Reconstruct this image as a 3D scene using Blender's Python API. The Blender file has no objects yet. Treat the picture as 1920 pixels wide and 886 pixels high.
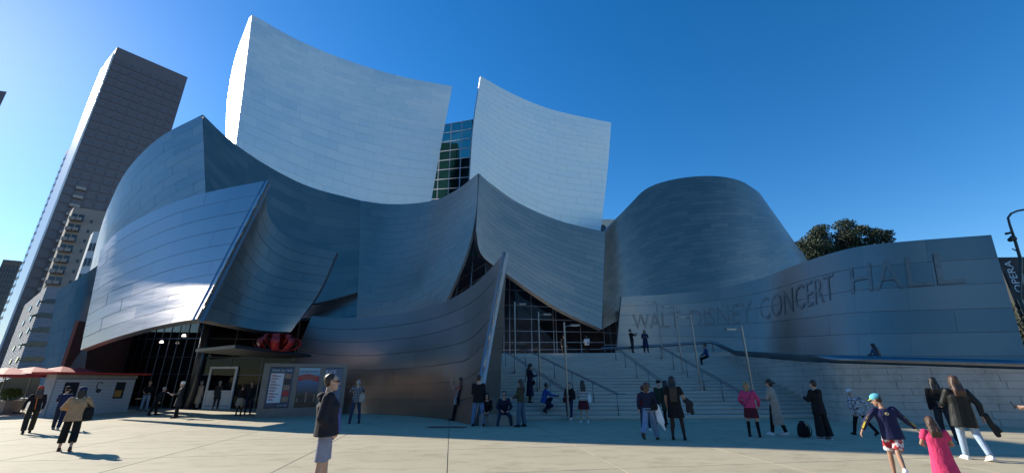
import bpy, bmesh, math, random
import numpy as np
from mathutils import Vector, Matrix
R = math.radians
rng = random.Random(7)
SC = bpy.context.scene
COL = SC.collection

# ------------------------------------------------------------------ camera
F, PITCH, ROLL, HCAM = 780.0, R(19.2), R(0.33), 1.65
cam_d = bpy.data.cameras.new('camera')
cam = bpy.data.objects.new('camera', cam_d); COL.objects.link(cam)
cam_d.sensor_width = 36; cam_d.lens = F / 1920 * 36
cam_d.clip_start = 0.1; cam_d.clip_end = 6000
CM = Matrix.Rotation(math.pi / 2 + PITCH, 3, 'X') @ Matrix.Rotation(-ROLL, 3, 'Z')
cam.matrix_world = Matrix.Translation((0, 0, HCAM)) @ CM.to_4x4()
SC.camera = cam

# ------------------------------------------------------------------ light
SUN_AZ, SUN_EL = R(-62), R(27)         # azimuth from +Y (negative = left), elevation
sdir = Vector((math.sin(SUN_AZ) * math.cos(SUN_EL), math.cos(SUN_AZ) * math.cos(SUN_EL), math.sin(SUN_EL)))
w = bpy.data.worlds.new('World'); SC.world = w; w.use_nodes = True
wn = w.node_tree; bg = wn.nodes['Background']
sky = wn.nodes.new('ShaderNodeTexSky'); sky.sky_type = 'NISHITA'; sky.sun_disc = False
sky.sun_elevation = SUN_EL; sky.sun_rotation = SUN_AZ
sky.air_density = 1.0; sky.dust_density = 0.12; sky.ozone_density = 3.0; sky.altitude = 100
hs = wn.nodes.new('ShaderNodeHueSaturation'); hs.inputs['Saturation'].default_value = 1.35
hs.inputs['Hue'].default_value = 0.503
wn.links.new(sky.outputs[0], hs.inputs['Color']); wn.links.new(hs.outputs[0], bg.inputs[0]); bg.inputs[1].default_value = 0.125
sl = bpy.data.lights.new('sun', 'SUN'); sl.energy = 5.0; sl.angle = R(0.5); sl.color = (1, 0.93, 0.80)
so = bpy.data.objects.new('sun', sl); COL.objects.link(so)
so.rotation_euler = sdir.to_track_quat('Z', 'Y').to_euler()
vs = SC.view_settings
SC.display_settings.display_device = 'sRGB'
vs.view_transform = 'Standard'; vs.look = 'None'; vs.exposure = 0.6; vs.gamma = 1.0; vs.use_curve_mapping = False

# ------------------------------------------------------------------ survey helpers (photo bearings -> metres)
def ray(u, v):
    return CM @ Vector(((u - 960) / F, -(v - 443) / F, -1.0))
def P(u, v, Y):
    d = ray(u, v); return Vector((0, 0, HCAM)) + d * (Y / d.y)
def G(u, v, z=0.0):
    d = ray(u, v); return Vector((0, 0, HCAM)) + d * ((z - HCAM) / d.z)
CMT = CM.transposed()
def proj(p):
    q = CMT @ (Vector(p) - Vector((0, 0, HCAM)))
    return (960 + F * q.x / -q.z, 443 - F * q.y / -q.z)

# ------------------------------------------------------------------ object helpers
def tag(o, label=None, cat=None, group=None, kind=None):
    if label: o['label'] = label
    if cat: o['category'] = cat
    if group: o['group'] = group
    if kind: o['kind'] = kind
    return o
def empty(name, loc=(0, 0, 0), rz=0.0, **k):
    o = bpy.data.objects.new(name, None); COL.objects.link(o)
    o.location = loc; o.rotation_euler = (0, 0, rz); o.empty_display_size = 0.3
    return tag(o, **k)
def link(name, me, mat=None, parent=None, loc=None, rot=None, **k):
    o = bpy.data.objects.new(name, me); COL.objects.link(o)
    if mat is not None and not me.materials: me.materials.append(mat)
    if parent is not None: o.parent = parent
    if loc is not None: o.location = loc
    if rot is not None: o.rotation_euler = rot
    return tag(o, **k)
class MB:
    """collects simple shapes into one mesh"""
    def __init__(s): s.v = []; s.f = []
    def add(s, vs, fs):
        n = len(s.v); s.v += [tuple(p) for p in vs]; s.f += [tuple(i + n for i in f) for f in fs]; return s
    def box(s, c, d, rz=0.0, M=None):
        x, y, z = d[0] / 2, d[1] / 2, d[2] / 2
        pts = [Vector((a, b, e)) for e in (-z, z) for b in (-y, y) for a in (-x, x)]
        Rm = Matrix.Rotation(rz, 3, 'Z') if M is None else M
        pts = [Rm @ p + Vector(c) for p in pts]
        return s.add(pts, [(0, 2, 3, 1), (4, 5, 7, 6), (0, 1, 5, 4), (2, 6, 7, 3), (0, 4, 6, 2), (1, 3, 7, 5)])
    def hexa(s, b4, t4):
        """bottom loop (ccw from above) and top loop"""
        return s.add(list(b4) + list(t4), [(3, 2, 1, 0), (4, 5, 6, 7), (0, 1, 5, 4), (1, 2, 6, 5), (2, 3, 7, 6), (3, 0, 4, 7)])
    def prism(s, loop, h0, h1):
        n = len(loop); b = [(p[0], p[1], h0) for p in loop]; t = [(p[0], p[1], h1) for p in loop]
        return s.add(b + t, [tuple(range(n - 1, -1, -1)), tuple(range(n, 2 * n))] + [(i, (i + 1) % n, n + (i + 1) % n, n + i) for i in range(n)])
    def tube(s, pts, r, n=8, cap=True):
        pts = [Vector(p) for p in pts]; rs = r if isinstance(r, (list, tuple)) else [r] * len(pts)
        base = len(s.v); prev = None
        for i, p in enumerate(pts):
            a = pts[max(i - 1, 0)]; b = pts[min(i + 1, len(pts) - 1)]; t = (b - a)
            t = t.normalized() if t.length > 1e-9 else Vector((0, 0, 1))
            if prev is None:
                x = t.orthogonal().normalized()
            else:
                x = (prev - t * prev.dot(t)); x = x.normalized() if x.length > 1e-6 else t.orthogonal().normalized()
            prev = x; y = t.cross(x)
            for k in range(n):
                a_ = 2 * math.pi * k / n
                s.v.append(tuple(p + (x * math.cos(a_) + y * math.sin(a_)) * rs[i]))
        for i in range(len(pts) - 1):
            for k in range(n):
                a = base + i * n + k; b = base + i * n + (k + 1) % n
                s.f.append((a, b, b + n, a + n))
        if cap:
            s.f.append(tuple(base + k for k in range(n - 1, -1, -1)))
            e = base + (len(pts) - 1) * n; s.f.append(tuple(e + k for k in range(n)))
        return s
    def mesh(s, name, smooth=False):
        me = bpy.data.meshes.new(name); me.from_pydata(s.v, [], s.f); me.update()
        if smooth: me.shade_smooth()
        return me
    def build(s, name, mat, parent=None, smooth=False, **k):
        return link(name, s.mesh(name, smooth), mat, parent, **k)

# ------------------------------------------------------------------ materials
MATS = {}
def newmat(name):
    m = bpy.data.materials.new(name); m.use_nodes = True; MATS[name] = m
    return m, m.node_tree, m.node_tree.nodes['Principled BSDF']
def N(nt, t, **k):
    n = nt.nodes.new(t)
    for a, b in k.items(): setattr(n, a, b)
    return n
def noise(nt, scale, detail=4, rough=0.55, coord='Object', sc=(1, 1, 1)):
    tc = N(nt, 'ShaderNodeTexCoord'); mp = N(nt, 'ShaderNodeMapping'); mp.inputs['Scale'].default_value = sc
    nt.links.new(tc.outputs[coord], mp.inputs[0])
    nz = N(nt, 'ShaderNodeTexNoise'); nz.inputs['Scale'].default_value = scale
    nz.inputs['Detail'].default_value = detail; nz.inputs['Roughness'].default_value = rough
    nt.links.new(mp.outputs[0], nz.inputs['Vector']); return nz
def ramp(nt, src, stops):
    r = N(nt, 'ShaderNodeValToRGB'); e = r.color_ramp.elements
    while len(e) < len(stops): e.new(0.5)
    for i, (p, c) in enumerate(stops):
        e[i].position = p; e[i].color = (*c, 1) if len(c) == 3 else c
    nt.links.new(src, r.inputs[0]); return r
def plain(name, col, rough=0.6, metal=0.0, var=0.12, scale=3.0, bump=0.0, spec=0.5):
    if name in MATS: return MATS[name]
    m, nt, b = newmat(name)
    nz = noise(nt, scale, 5)
    a = tuple(c * (1 - var) for c in col); d = tuple(min(1, c * (1 + var)) for c in col)
    rp = ramp(nt, nz.outputs[0], [(0.3, a), (0.7, d)])
    nt.links.new(rp.outputs[0], b.inputs['Base Color'])
    b.inputs['Roughness'].default_value = rough; b.inputs['Metallic'].default_value = metal
    b.inputs['Specular IOR Level'].default_value = spec
    if bump:
        bp = N(nt, 'ShaderNodeBump'); bp.inputs['Strength'].default_value = bump; bp.inputs['Distance'].default_value = 0.01
        nt.links.new(nz.outputs[0], bp.inputs['Height']); nt.links.new(bp.outputs[0], b.inputs['Normal'])
    return m
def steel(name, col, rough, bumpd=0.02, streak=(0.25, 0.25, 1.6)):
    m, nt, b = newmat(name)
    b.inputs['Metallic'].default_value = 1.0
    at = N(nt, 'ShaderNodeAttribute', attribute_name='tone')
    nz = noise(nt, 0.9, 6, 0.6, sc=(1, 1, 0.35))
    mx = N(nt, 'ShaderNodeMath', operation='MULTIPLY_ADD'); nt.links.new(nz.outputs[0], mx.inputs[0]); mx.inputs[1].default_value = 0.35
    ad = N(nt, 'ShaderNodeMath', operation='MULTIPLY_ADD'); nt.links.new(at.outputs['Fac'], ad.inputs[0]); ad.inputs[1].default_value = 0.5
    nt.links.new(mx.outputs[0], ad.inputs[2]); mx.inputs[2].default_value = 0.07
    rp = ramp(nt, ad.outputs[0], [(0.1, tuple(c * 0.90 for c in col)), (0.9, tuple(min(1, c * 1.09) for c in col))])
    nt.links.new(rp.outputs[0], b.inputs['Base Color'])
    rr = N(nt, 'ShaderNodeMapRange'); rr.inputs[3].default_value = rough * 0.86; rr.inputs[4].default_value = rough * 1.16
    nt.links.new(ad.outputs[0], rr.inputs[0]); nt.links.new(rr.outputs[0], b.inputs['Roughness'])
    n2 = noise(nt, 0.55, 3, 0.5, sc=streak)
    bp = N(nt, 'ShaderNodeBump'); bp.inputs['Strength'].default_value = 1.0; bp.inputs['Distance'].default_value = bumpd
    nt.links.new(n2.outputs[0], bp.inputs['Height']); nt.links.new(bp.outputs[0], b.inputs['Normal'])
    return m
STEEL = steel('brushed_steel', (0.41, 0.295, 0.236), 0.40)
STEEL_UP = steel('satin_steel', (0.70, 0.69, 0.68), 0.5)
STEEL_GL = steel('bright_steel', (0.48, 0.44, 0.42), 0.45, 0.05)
BACK = plain('dark_backing', (0.05, 0.055, 0.065), 0.7, 0.3)
FRAME = plain('mullion_metal', (0.30, 0.33, 0.38), 0.4, 0.9)
TUBE = plain('tube_steel', (0.24, 0.24, 0.25), 0.33, 1.0, 0.05)
RAILM = plain('rail_steel', (0.26, 0.26, 0.26), 0.35, 1.0, 0.05)
def glassmat(name, tint, refl=1.0, gc=(0.9, 0.95, 1.0)):
    m, nt, b = newmat(name); nt.nodes.remove(b)
    out = nt.nodes['Material Output']
    tr = N(nt, 'ShaderNodeBsdfTransparent'); tr.inputs[0].default_value = (*tint, 1)
    gl = N(nt, 'ShaderNodeBsdfGlossy'); gl.inputs['Roughness'].default_value = 0.03
    gl.inputs[0].default_value = (gc[0] * refl, gc[1] * refl, gc[2] * refl, 1)
    fr = N(nt, 'ShaderNodeFresnel'); fr.inputs[0].default_value = 1.42
    nz = noise(nt, 0.35, 2); bp = N(nt, 'ShaderNodeBump'); bp.inputs['Strength'].default_value = 0.4; bp.inputs['Distance'].default_value = 0.02
    nt.links.new(nz.outputs[0], bp.inputs['Height']); nt.links.new(bp.outputs[0], gl.inputs['Normal']); nt.links.new(bp.outputs[0], fr.inputs['Normal'])
    mx = N(nt, 'ShaderNodeMixShader'); nt.links.new(fr.outputs[0], mx.inputs[0])
    nt.links.new(tr.outputs[0], mx.inputs[1]); nt.links.new(gl.outputs[0], mx.inputs[2]); nt.links.new(mx.outputs[0], out.inputs[0])
    return m
GLASS = glassmat('window_glass', (0.30, 0.33, 0.36), 0.5)
GLASSG = glassmat('green_glass', (0.12, 0.30, 0.27), 0.4, (0.18, 0.75, 0.75))
FRAMED = plain('dark_mullion', (0.10, 0.11, 0.13), 0.4, 0.8)

# ------------------------------------------------------------------ ground: slabs with recessed joints
def concrete(name, c, var=0.10):
    m, nt, b = newmat(name)
    n1 = noise(nt, 0.28, 6, 0.62); n2 = noise(nt, 14, 4, 0.7)
    oi = N(nt, 'ShaderNodeObjectInfo')
    a = N(nt, 'ShaderNodeMath', operation='MULTIPLY_ADD'); nt.links.new(n1.outputs[0], a.inputs[0]); a.inputs[1].default_value = 0.95; a.inputs[2].default_value = -0.10
    a2 = N(nt, 'ShaderNodeMath', operation='MULTIPLY_ADD'); nt.links.new(n2.outputs[0], a2.inputs[0]); a2.inputs[1].default_value = 0.22; nt.links.new(a.outputs[0], a2.inputs[2])
    a3 = N(nt, 'ShaderNodeMath', operation='MULTIPLY_ADD'); nt.links.new(oi.outputs['Random'], a3.inputs[0]); a3.inputs[1].default_value = 0.20; nt.links.new(a2.outputs[0], a3.inputs[2])
    rp = ramp(nt, a3.outputs[0], [(0.2, tuple(x * (1 - var * 1.6) for x in c)), (0.55, c), (0.9, tuple(x * (1 + var) for x in c))])
    vo = N(nt, 'ShaderNodeTexVoronoi'); vo.inputs['Scale'].default_value = 1.7; tcv = N(nt, 'ShaderNodeTexCoord'); nt.links.new(tcv.outputs['Object'], vo.inputs['Vector'])
    sp1 = ramp(nt, vo.outputs['Distance'], [(0.035, (0.62, 0.60, 0.58)), (0.06, (1, 1, 1))])
    n3 = noise(nt, 0.9, 5, 0.7, sc=(1, 2.2, 1)); st3 = ramp(nt, n3.outputs[0], [(0.36, (0.80, 0.79, 0.77)), (0.5, (1, 1, 1))])
    m1 = N(nt, 'ShaderNodeMix', data_type='RGBA', blend_type='MULTIPLY'); m1.inputs[0].default_value = 1.0; nt.links.new(rp.outputs[0], m1.inputs[6]); nt.links.new(sp1.outputs[0], m1.inputs[7])
    m2 = N(nt, 'ShaderNodeMix', data_type='RGBA', blend_type='MULTIPLY'); m2.inputs[0].default_value = 1.0; nt.links.new(m1.outputs[2], m2.inputs[6]); nt.links.new(st3.outputs[0], m2.inputs[7])
    nt.links.new(m2.outputs[2], b.inputs['Base Color']); b.inputs['Roughness'].default_value = 0.82
    bp = N(nt, 'ShaderNodeBump'); bp.inputs['Strength'].default_value = 0.25; bp.inputs['Distance'].default_value = 0.004
    nt.links.new(n2.outputs[0], bp.inputs['Height']); nt.links.new(bp.outputs[0], b.inputs['Normal'])
    return m
PLAZA = concrete('plaza_concrete', (0.44, 0.38, 0.258))
JOINT = plain('joint_mortar', (0.10, 0.095, 0.085), 0.9)
ASPH = plain('asphalt', (0.05, 0.05, 0.052), 0.9, scale=8)
MB().box((0, 400, -0.25), (3000, 3000, 0.2)).build('ground', ASPH, kind='structure')
plaza = MB().box((0, 6, -0.048), (120, 80, 0.08)).build('plaza', JOINT, kind='structure')
def plaza_slabs():
    ang = R(8); sx, sy = 3.4, 3.1; cache = {}
    rot = Matrix.Rotation(ang, 3, 'Z')
    big = MB()
    for j in range(-9, 12):
        for i in range(-17, 18):
            off = 0.0
            c = rot @ Vector(((i + 0.5) * sx + off, (j + 0.4) * sy, 0))
            if c.y > 31 or abs(c.x) > 56 or c.y < -30: continue
            u, v = (0, 0)
            vis = c.y > 3.0 and abs(c.x) < c.y * 1.35 + 4 and c.y < 27
            d = rng.uniform(-0.0015, 0.0015)
            if vis:
                if 'm' not in cache:
                    mb = MB(); g = 0.011; ch = 0.002
                    a, b_ = sx / 2 - g, sy / 2 - g
                    lo = [(-a, -b_, -0.06), (a, -b_, -0.06), (a, b_, -0.06), (-a, b_, -0.06)]
                    md = [(-a, -b_, -ch), (a, -b_, -ch), (a, b_, -ch), (-a, b_, -ch)]
                    tp = [(-a + ch, -b_ + ch, 0), (a - ch, -b_ + ch, 0), (a - ch, b_ - ch, 0), (-a + ch, b_ - ch, 0)]
                    mb.add(lo + md + tp, [(3, 2, 1, 0)] + [(i_, (i_ + 1) % 4, (i_ + 1) % 4 + 4, i_ + 4) for i_ in range(4)] + [(i_ + 4, (i_ + 1) % 4 + 4, (i_ + 1) % 4 + 8, i_ + 8) for i_ in range(4)] + [(8, 9, 10, 11)])
                    cache['m'] = mb.mesh('paving_slab')
                link('paving_slab', cache['m'], PLAZA, plaza, loc=(c.x, c.y, d), rot=(0, 0, ang))
            else:
                big.box((c.x, c.y, -0.03), (sx - 0.016, sy - 0.016, 0.06), ang)
    big.build('paving_field', PLAZA, plaza, kind='stuff')
plaza_slabs()

# ------------------------------------------------------------------ curved steel sheets
def cr(p, t):
    """catmull-rom through rows of numpy points, t in 0..n-1"""
    n = len(p)
    if n == 1: return p[0]
    i = min(int(t), n - 2); f = t - i
    p1, p2 = p[i], p[i + 1]
    p0 = p[i - 1] if i > 0 else 2 * p1 - p2
    p3 = p[i + 2] if i + 2 < n else 2 * p2 - p1
    return 0.5 * ((2 * p1) + (-p0 + p2) * f + (2 * p0 - 5 * p1 + 4 * p2 - p3) * f * f + (-p0 + 3 * p1 - 3 * p2 + p3) * f ** 3)
class Surf:
    def __init__(s, rows):
        s.g = [[np.array(c if isinstance(c, Vector) else P(*c)) for c in r] for r in rows]
        s.nr, s.nc = len(rows), len(rows[0])
        c = s.S(0.5, 0.5); e = 1e-3
        n = np.cross(s.S(0.5 + e, 0.5) - c, s.S(0.5, 0.5 + e) - c)
        s.sg = 1.0 if np.dot(n, np.array((0, 0, HCAM)) - c) > 0 else -1.0
    def S(s, a, b):
        """a along columns 0..1, b down rows 0..1"""
        cols = [cr(r, a * (s.nc - 1)) for r in s.g]
        return cr(cols, b * (s.nr - 1))
    def n(s, a, b):
        e = 2e-3
        a0, a1 = max(a - e, 0), min(a + e, 1); b0, b1 = max(b - e, 0), min(b + e, 1)
        v = np.cross(s.S(a1, b) - s.S(a0, b), s.S(a, b1) - s.S(a, b0)) * s.sg
        return v / (np.linalg.norm(v) + 1e-12)
    def pt(s, a, b, off=0.0):
        return s.S(a, b) + s.n(a, b) * off if off else s.S(a, b)
HALL = empty('concert_hall', (0, 34, 0), label='huge concert hall clad in curved brushed steel sails above the stairs', cat='concert hall')
HINV = Matrix.Translation((0, -34, 0))
def hp(p): return (p[0], p[1] - 34, p[2])
PANELS = []        # (pixel size, sail, verts, faces, normals, tone, material)
def sheet(rows, nrow, ncol, mat, label=None, name='steel_sail', thick=0.25, gap=0.018, lift=0.035, stag=0.5, seed=1, tilt=0.006, toneamp=1.0, back_res=(28, 14), vg=1.0):
    sf = Surf(rows); rg = random.Random(seed)
    na, nb = back_res
    fr = [[sf.pt(i / na, j / nb) for i in range(na + 1)] for j in range(nb + 1)]
    bk = [[sf.pt(i / na, j / nb, -thick) for i in range(na + 1)] for j in range(nb + 1)]
    v = [hp(p) for r in fr for p in r] + [hp(p) for r in bk for p in r]
    W = na + 1; o2 = W * (nb + 1); f = []
    for j in range(nb):
        for i in range(na):
            a = j * W + i
            f.append((a, a + 1, a + W + 1, a + W) if sf.sg > 0 else (a, a + W, a + W + 1, a + 1))
            b = a + o2
            f.append((b, b + W, b + W + 1, b + 1) if sf.sg > 0 else (b, b + 1, b + W + 1, b + W))
    bl = [i for i in range(W)] + [j * W + na for j in range(1, nb + 1)] + [nb * W + i for i in range(na - 1, -1, -1)] + [j * W for j in range(nb - 1, 0, -1)]
    for k in range(len(bl)):
        a, b = bl[k], bl[(k + 1) % len(bl)]
        f.append((b, a, a + o2, b + o2) if sf.sg > 0 else (a, b, b + o2, a + o2))
    me = bpy.data.meshes.new(name); me.from_pydata(v, [], f); me.update()
    ob = link(name, me, BACKST, HALL); 
    if label: ob['label'] = label
    # panels
    for j in range(nrow):
        b0, b1 = j / nrow, (j + 1) / nrow
        nc = ncol[j] if isinstance(ncol, (list, tuple)) else ncol
        off = (stag * (j % 2) + rg.uniform(-0.18, 0.18)) / nc if stag else 0.0
        edges = [0.0]
        x = off if off > 0.25 / nc else off + 1.0 / nc
        while x < 1 - 0.25 / nc:
            edges.append(x + rg.uniform(-0.12, 0.12) / nc * (1 if stag else 0)); x += 1.0 / nc
        edges.append(1.0)
        ln = np.linalg.norm(sf.S(1, (b0 + b1) / 2) - sf.S(0, (b0 + b1) / 2)) + 1e-6
        ht = np.linalg.norm(sf.S(0.5, 1) - sf.S(0.5, 0)) + 1e-6
        ga, gb = gap * vg / ln, gap / ht
        for i in range(len(edges) - 1):
            a0, a1 = edges[i] + ga, edges[i + 1] - ga; c0, c1 = b0 + gb, b1 - gb
            ku = max(2, min(7, int((edges[i + 1] - edges[i]) * 22) + 1)); kv = 2
            tl = Vector((rg.gauss(0, tilt), rg.gauss(0, tilt), rg.gauss(0, tilt)))
            pv, pn, pf = [], [], []
            up = lift + rg.uniform(-0.004, 0.004)
            for jj in range(kv + 1):
                for ii in range(ku + 1):
                    a, b = a0 + (a1 - a0) * ii / ku, c0 + (c1 - c0) * jj / kv
                    nn = sf.n(a, b); pv.append(sf.S(a, b) + nn * up)
                    q = Vector(nn) + tl; pn.append(tuple(q.normalized()))
            w_ = ku + 1
            for jj in range(kv):
                for ii in range(ku):
                    a = jj * w_ + ii
                    pf.append((a, a + 1, a + w_ + 1, a + w_) if sf.sg > 0 else (a, a + w_, a + w_ + 1, a + 1))
            # skirt
            lp = [k for k in range(w_)] + [jj * w_ + ku for jj in range(1, kv + 1)] + [kv * w_ + k for k in range(ku - 1, -1, -1)] + [jj * w_ for jj in range(kv - 1, 0, -1)]
            cen = sum(pv[k] for k in lp) / len(lp); base = len(pv)
            for k in lp:
                nn = np.array(pn[k]); o_ = pv[k] - cen; o_ = o_ - nn * np.dot(o_, nn); o_ = o_ / (np.linalg.norm(o_) + 1e-9)
                pv.append(pv[k].copy()); pn.append(tuple(o_)); pv.append(pv[k] - nn * (lift - 0.004)); pn.append(tuple(o_))
            L = len(lp)
            for k in range(L):
                k2 = (k + 1) % L
                q = (base + 2 * k2, base + 2 * k, base + 2 * k + 1, base + 2 * k2 + 1)
                pf.append(q if sf.sg > 0 else q[::-1])
            pr = [proj(pv[k]) for k in (0, ku, kv * w_, kv * w_ + ku)]
            mg = lambda q: (q[0] > -80 and q[0] < 2000 and q[1] < 900)
            area = abs((pr[3][0] - pr[0][0]) * (pr[2][1] - pr[1][1]) - (pr[2][0] - pr[1][0]) * (pr[3][1] - pr[0][1])) / 2 if all(mg(q) for q in pr) else 0
            PANELS.append((area, ob, [hp(p) for p in pv], pf, pn, rg.random() * toneamp, mat))
    return sf, ob
BACKST = steel('backing_steel', (0.26, 0.27, 0.30), 0.5)

def flush_panels():
    PANELS.sort(key=lambda p: -p[0])
    def mk(name, vs_, fs, ns, tones, mat):
        me = bpy.data.meshes.new(name); me.from_pydata(vs_, [], fs); me.update()
        me.shade_smooth()
        me.normals_split_custom_set_from_vertices(ns)
        at = me.attributes.new('tone', 'FLOAT', 'POINT'); at.data.foreach_set('value', tones)
        me.materials.append(mat); return me
    for area, ob, vs_, fs, ns, tn, mat in PANELS[:300]:
        link('steel_panel', mk('steel_panel', vs_, fs, ns, [tn] * len(vs_), mat), None, ob)
    rest = {}
    V, Fc, NN, T, MI = [], [], [], [], []; mats = []
    for area, ob, vs_, fs, ns, tn, mat in PANELS[300:]:
        o = len(V); V += vs_; Fc += [tuple(i + o for i in f) for f in fs]; NN += ns; T += [tn] * len(vs_)
        if mat not in mats: mats.append(mat)
        MI += [mats.index(mat)] * len(fs)
    me = mk('panel_cladding', V, Fc, NN, T, mats[0])
    for m in mats[1:]: me.materials.append(m)
    me.polygons.foreach_set('material_index', MI)
    link('panel_cladding', me, None, HALL, kind='stuff')

def build_sails():
    # upper left sail and its sunlit return
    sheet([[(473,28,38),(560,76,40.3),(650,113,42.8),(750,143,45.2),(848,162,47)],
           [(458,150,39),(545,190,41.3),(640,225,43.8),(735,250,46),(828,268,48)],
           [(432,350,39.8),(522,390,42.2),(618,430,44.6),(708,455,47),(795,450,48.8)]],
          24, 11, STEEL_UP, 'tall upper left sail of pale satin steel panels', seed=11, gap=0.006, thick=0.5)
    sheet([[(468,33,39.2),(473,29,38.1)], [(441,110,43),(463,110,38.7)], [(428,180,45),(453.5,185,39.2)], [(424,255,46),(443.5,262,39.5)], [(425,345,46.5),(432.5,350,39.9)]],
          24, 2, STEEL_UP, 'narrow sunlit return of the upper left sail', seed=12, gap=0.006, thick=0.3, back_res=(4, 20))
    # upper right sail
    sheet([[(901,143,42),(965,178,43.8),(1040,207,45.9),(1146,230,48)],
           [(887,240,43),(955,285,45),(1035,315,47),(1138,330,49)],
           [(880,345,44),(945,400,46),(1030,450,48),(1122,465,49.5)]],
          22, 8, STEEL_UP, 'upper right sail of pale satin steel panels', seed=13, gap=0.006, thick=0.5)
    # left high volume
    sheet([[(170,505,37),(184,448,35),(204,388,33.2),(240,318,32.2),(300,258,31.9),(380,215,32)],
           [(163,600,36),(174,560,34),(196,530,32.4),(242,500,31.6),(310,450,31.2),(388,410,31.4)]],
          11, 8, STEEL_GL, 'high convex steel wall behind the big left panel', gap=0.006, seed=14, stag=0.5)  # brighter steel colour paints the sun flare glow into this wall
    sheet([[(108,546,31.5),(150,520,32),(186,495,33)], [Vector((*P(92,690,30).xy, 0)),Vector((*P(134,690,30.5).xy, 0)),Vector((*P(172,690,31.5).xy, 0))]],
          10, 3, STEEL, 'dark steel flank at the far left of the hall', gap=0.006, seed=15)
    # middle sweep
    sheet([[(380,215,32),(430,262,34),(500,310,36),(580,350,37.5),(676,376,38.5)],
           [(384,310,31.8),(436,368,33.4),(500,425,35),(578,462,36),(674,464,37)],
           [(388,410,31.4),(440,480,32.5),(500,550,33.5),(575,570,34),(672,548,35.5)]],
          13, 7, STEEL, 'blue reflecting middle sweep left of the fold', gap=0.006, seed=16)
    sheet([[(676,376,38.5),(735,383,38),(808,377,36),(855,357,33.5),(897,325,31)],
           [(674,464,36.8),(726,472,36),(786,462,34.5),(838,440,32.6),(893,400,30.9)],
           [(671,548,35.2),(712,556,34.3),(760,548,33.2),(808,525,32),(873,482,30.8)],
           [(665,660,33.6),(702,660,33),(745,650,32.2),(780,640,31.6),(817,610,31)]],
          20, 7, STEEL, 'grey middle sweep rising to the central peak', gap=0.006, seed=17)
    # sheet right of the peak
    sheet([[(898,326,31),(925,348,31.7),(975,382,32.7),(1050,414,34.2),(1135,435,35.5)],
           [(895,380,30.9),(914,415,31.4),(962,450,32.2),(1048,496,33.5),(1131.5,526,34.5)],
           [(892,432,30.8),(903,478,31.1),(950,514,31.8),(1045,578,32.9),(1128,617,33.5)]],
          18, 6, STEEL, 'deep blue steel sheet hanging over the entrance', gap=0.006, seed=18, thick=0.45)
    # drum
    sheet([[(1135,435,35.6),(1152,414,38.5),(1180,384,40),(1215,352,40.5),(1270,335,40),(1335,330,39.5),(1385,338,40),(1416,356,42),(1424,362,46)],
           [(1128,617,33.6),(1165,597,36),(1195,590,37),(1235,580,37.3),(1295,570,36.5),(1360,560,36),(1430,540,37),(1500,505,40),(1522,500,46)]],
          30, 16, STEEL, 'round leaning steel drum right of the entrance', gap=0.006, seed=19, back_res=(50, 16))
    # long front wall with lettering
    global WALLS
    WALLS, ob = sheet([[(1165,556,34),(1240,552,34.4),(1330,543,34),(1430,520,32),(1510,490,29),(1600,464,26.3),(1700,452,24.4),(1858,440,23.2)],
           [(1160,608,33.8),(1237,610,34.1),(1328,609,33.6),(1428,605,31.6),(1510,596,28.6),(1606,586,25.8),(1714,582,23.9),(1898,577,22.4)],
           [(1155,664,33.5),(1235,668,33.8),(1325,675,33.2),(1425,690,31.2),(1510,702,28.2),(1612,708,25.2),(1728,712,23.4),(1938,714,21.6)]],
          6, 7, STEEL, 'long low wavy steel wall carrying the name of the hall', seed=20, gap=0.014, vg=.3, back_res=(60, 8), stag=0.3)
    globals()['WALLOB'] = ob
    # big left panel + return
    sheet([[(190,468,27.7),(225,432,26.9),(280,400,26.1),(345,373,25.4),(420,354,24.8),(505,338,24.5)],
           [(172,560,26.4),(212,535,25.4),(262,515,24.4),(317,495,23.5),(378,480,22.7),(436,470,22.1)],
           [(152,656,25.3),(195,640,23.9),(240,626,22.6),(285,614,21.6),(328,605,20.7),(370,598,20.0)]],
          9, 4, STEEL_GL, 'big sunlit overhanging steel panel above the shop glazing', seed=21, gap=0.014, thick=0.3, tilt=0.004, vg=.3)
    sheet([[(505,338,24.5),(499,390,24.7),(519,428,25.5),(560,455,26.1),(632,473,26.1)],
           [(436,470,22.1),(455,500,23.1),(484,525,24.1),(524,540,24.9),(598,548,25.3)],
           [(370,598,20.0),(410,606,21.3),(450,613,22.6),(495,620,23.6),(545,622,24.5)]],
          10, 4, STEEL, 'concave steel return right of the big panel', seed=22, gap=0.012, vg=.3, thick=0.3)
    # low front sail
    g = G
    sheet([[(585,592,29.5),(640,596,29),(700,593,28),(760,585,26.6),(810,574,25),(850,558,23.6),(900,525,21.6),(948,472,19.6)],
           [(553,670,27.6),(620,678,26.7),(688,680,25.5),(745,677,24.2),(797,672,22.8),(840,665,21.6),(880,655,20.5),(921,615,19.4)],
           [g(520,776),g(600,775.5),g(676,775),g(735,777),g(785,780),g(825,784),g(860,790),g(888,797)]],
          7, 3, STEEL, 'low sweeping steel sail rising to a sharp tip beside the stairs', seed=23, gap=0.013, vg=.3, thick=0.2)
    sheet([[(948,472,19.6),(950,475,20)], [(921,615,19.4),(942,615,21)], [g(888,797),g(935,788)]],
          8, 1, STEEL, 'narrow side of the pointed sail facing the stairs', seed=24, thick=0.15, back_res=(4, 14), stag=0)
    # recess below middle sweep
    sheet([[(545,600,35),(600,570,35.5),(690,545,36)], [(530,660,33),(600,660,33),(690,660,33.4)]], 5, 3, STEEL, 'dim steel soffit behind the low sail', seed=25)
build_sails()
flush_panels()

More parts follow.
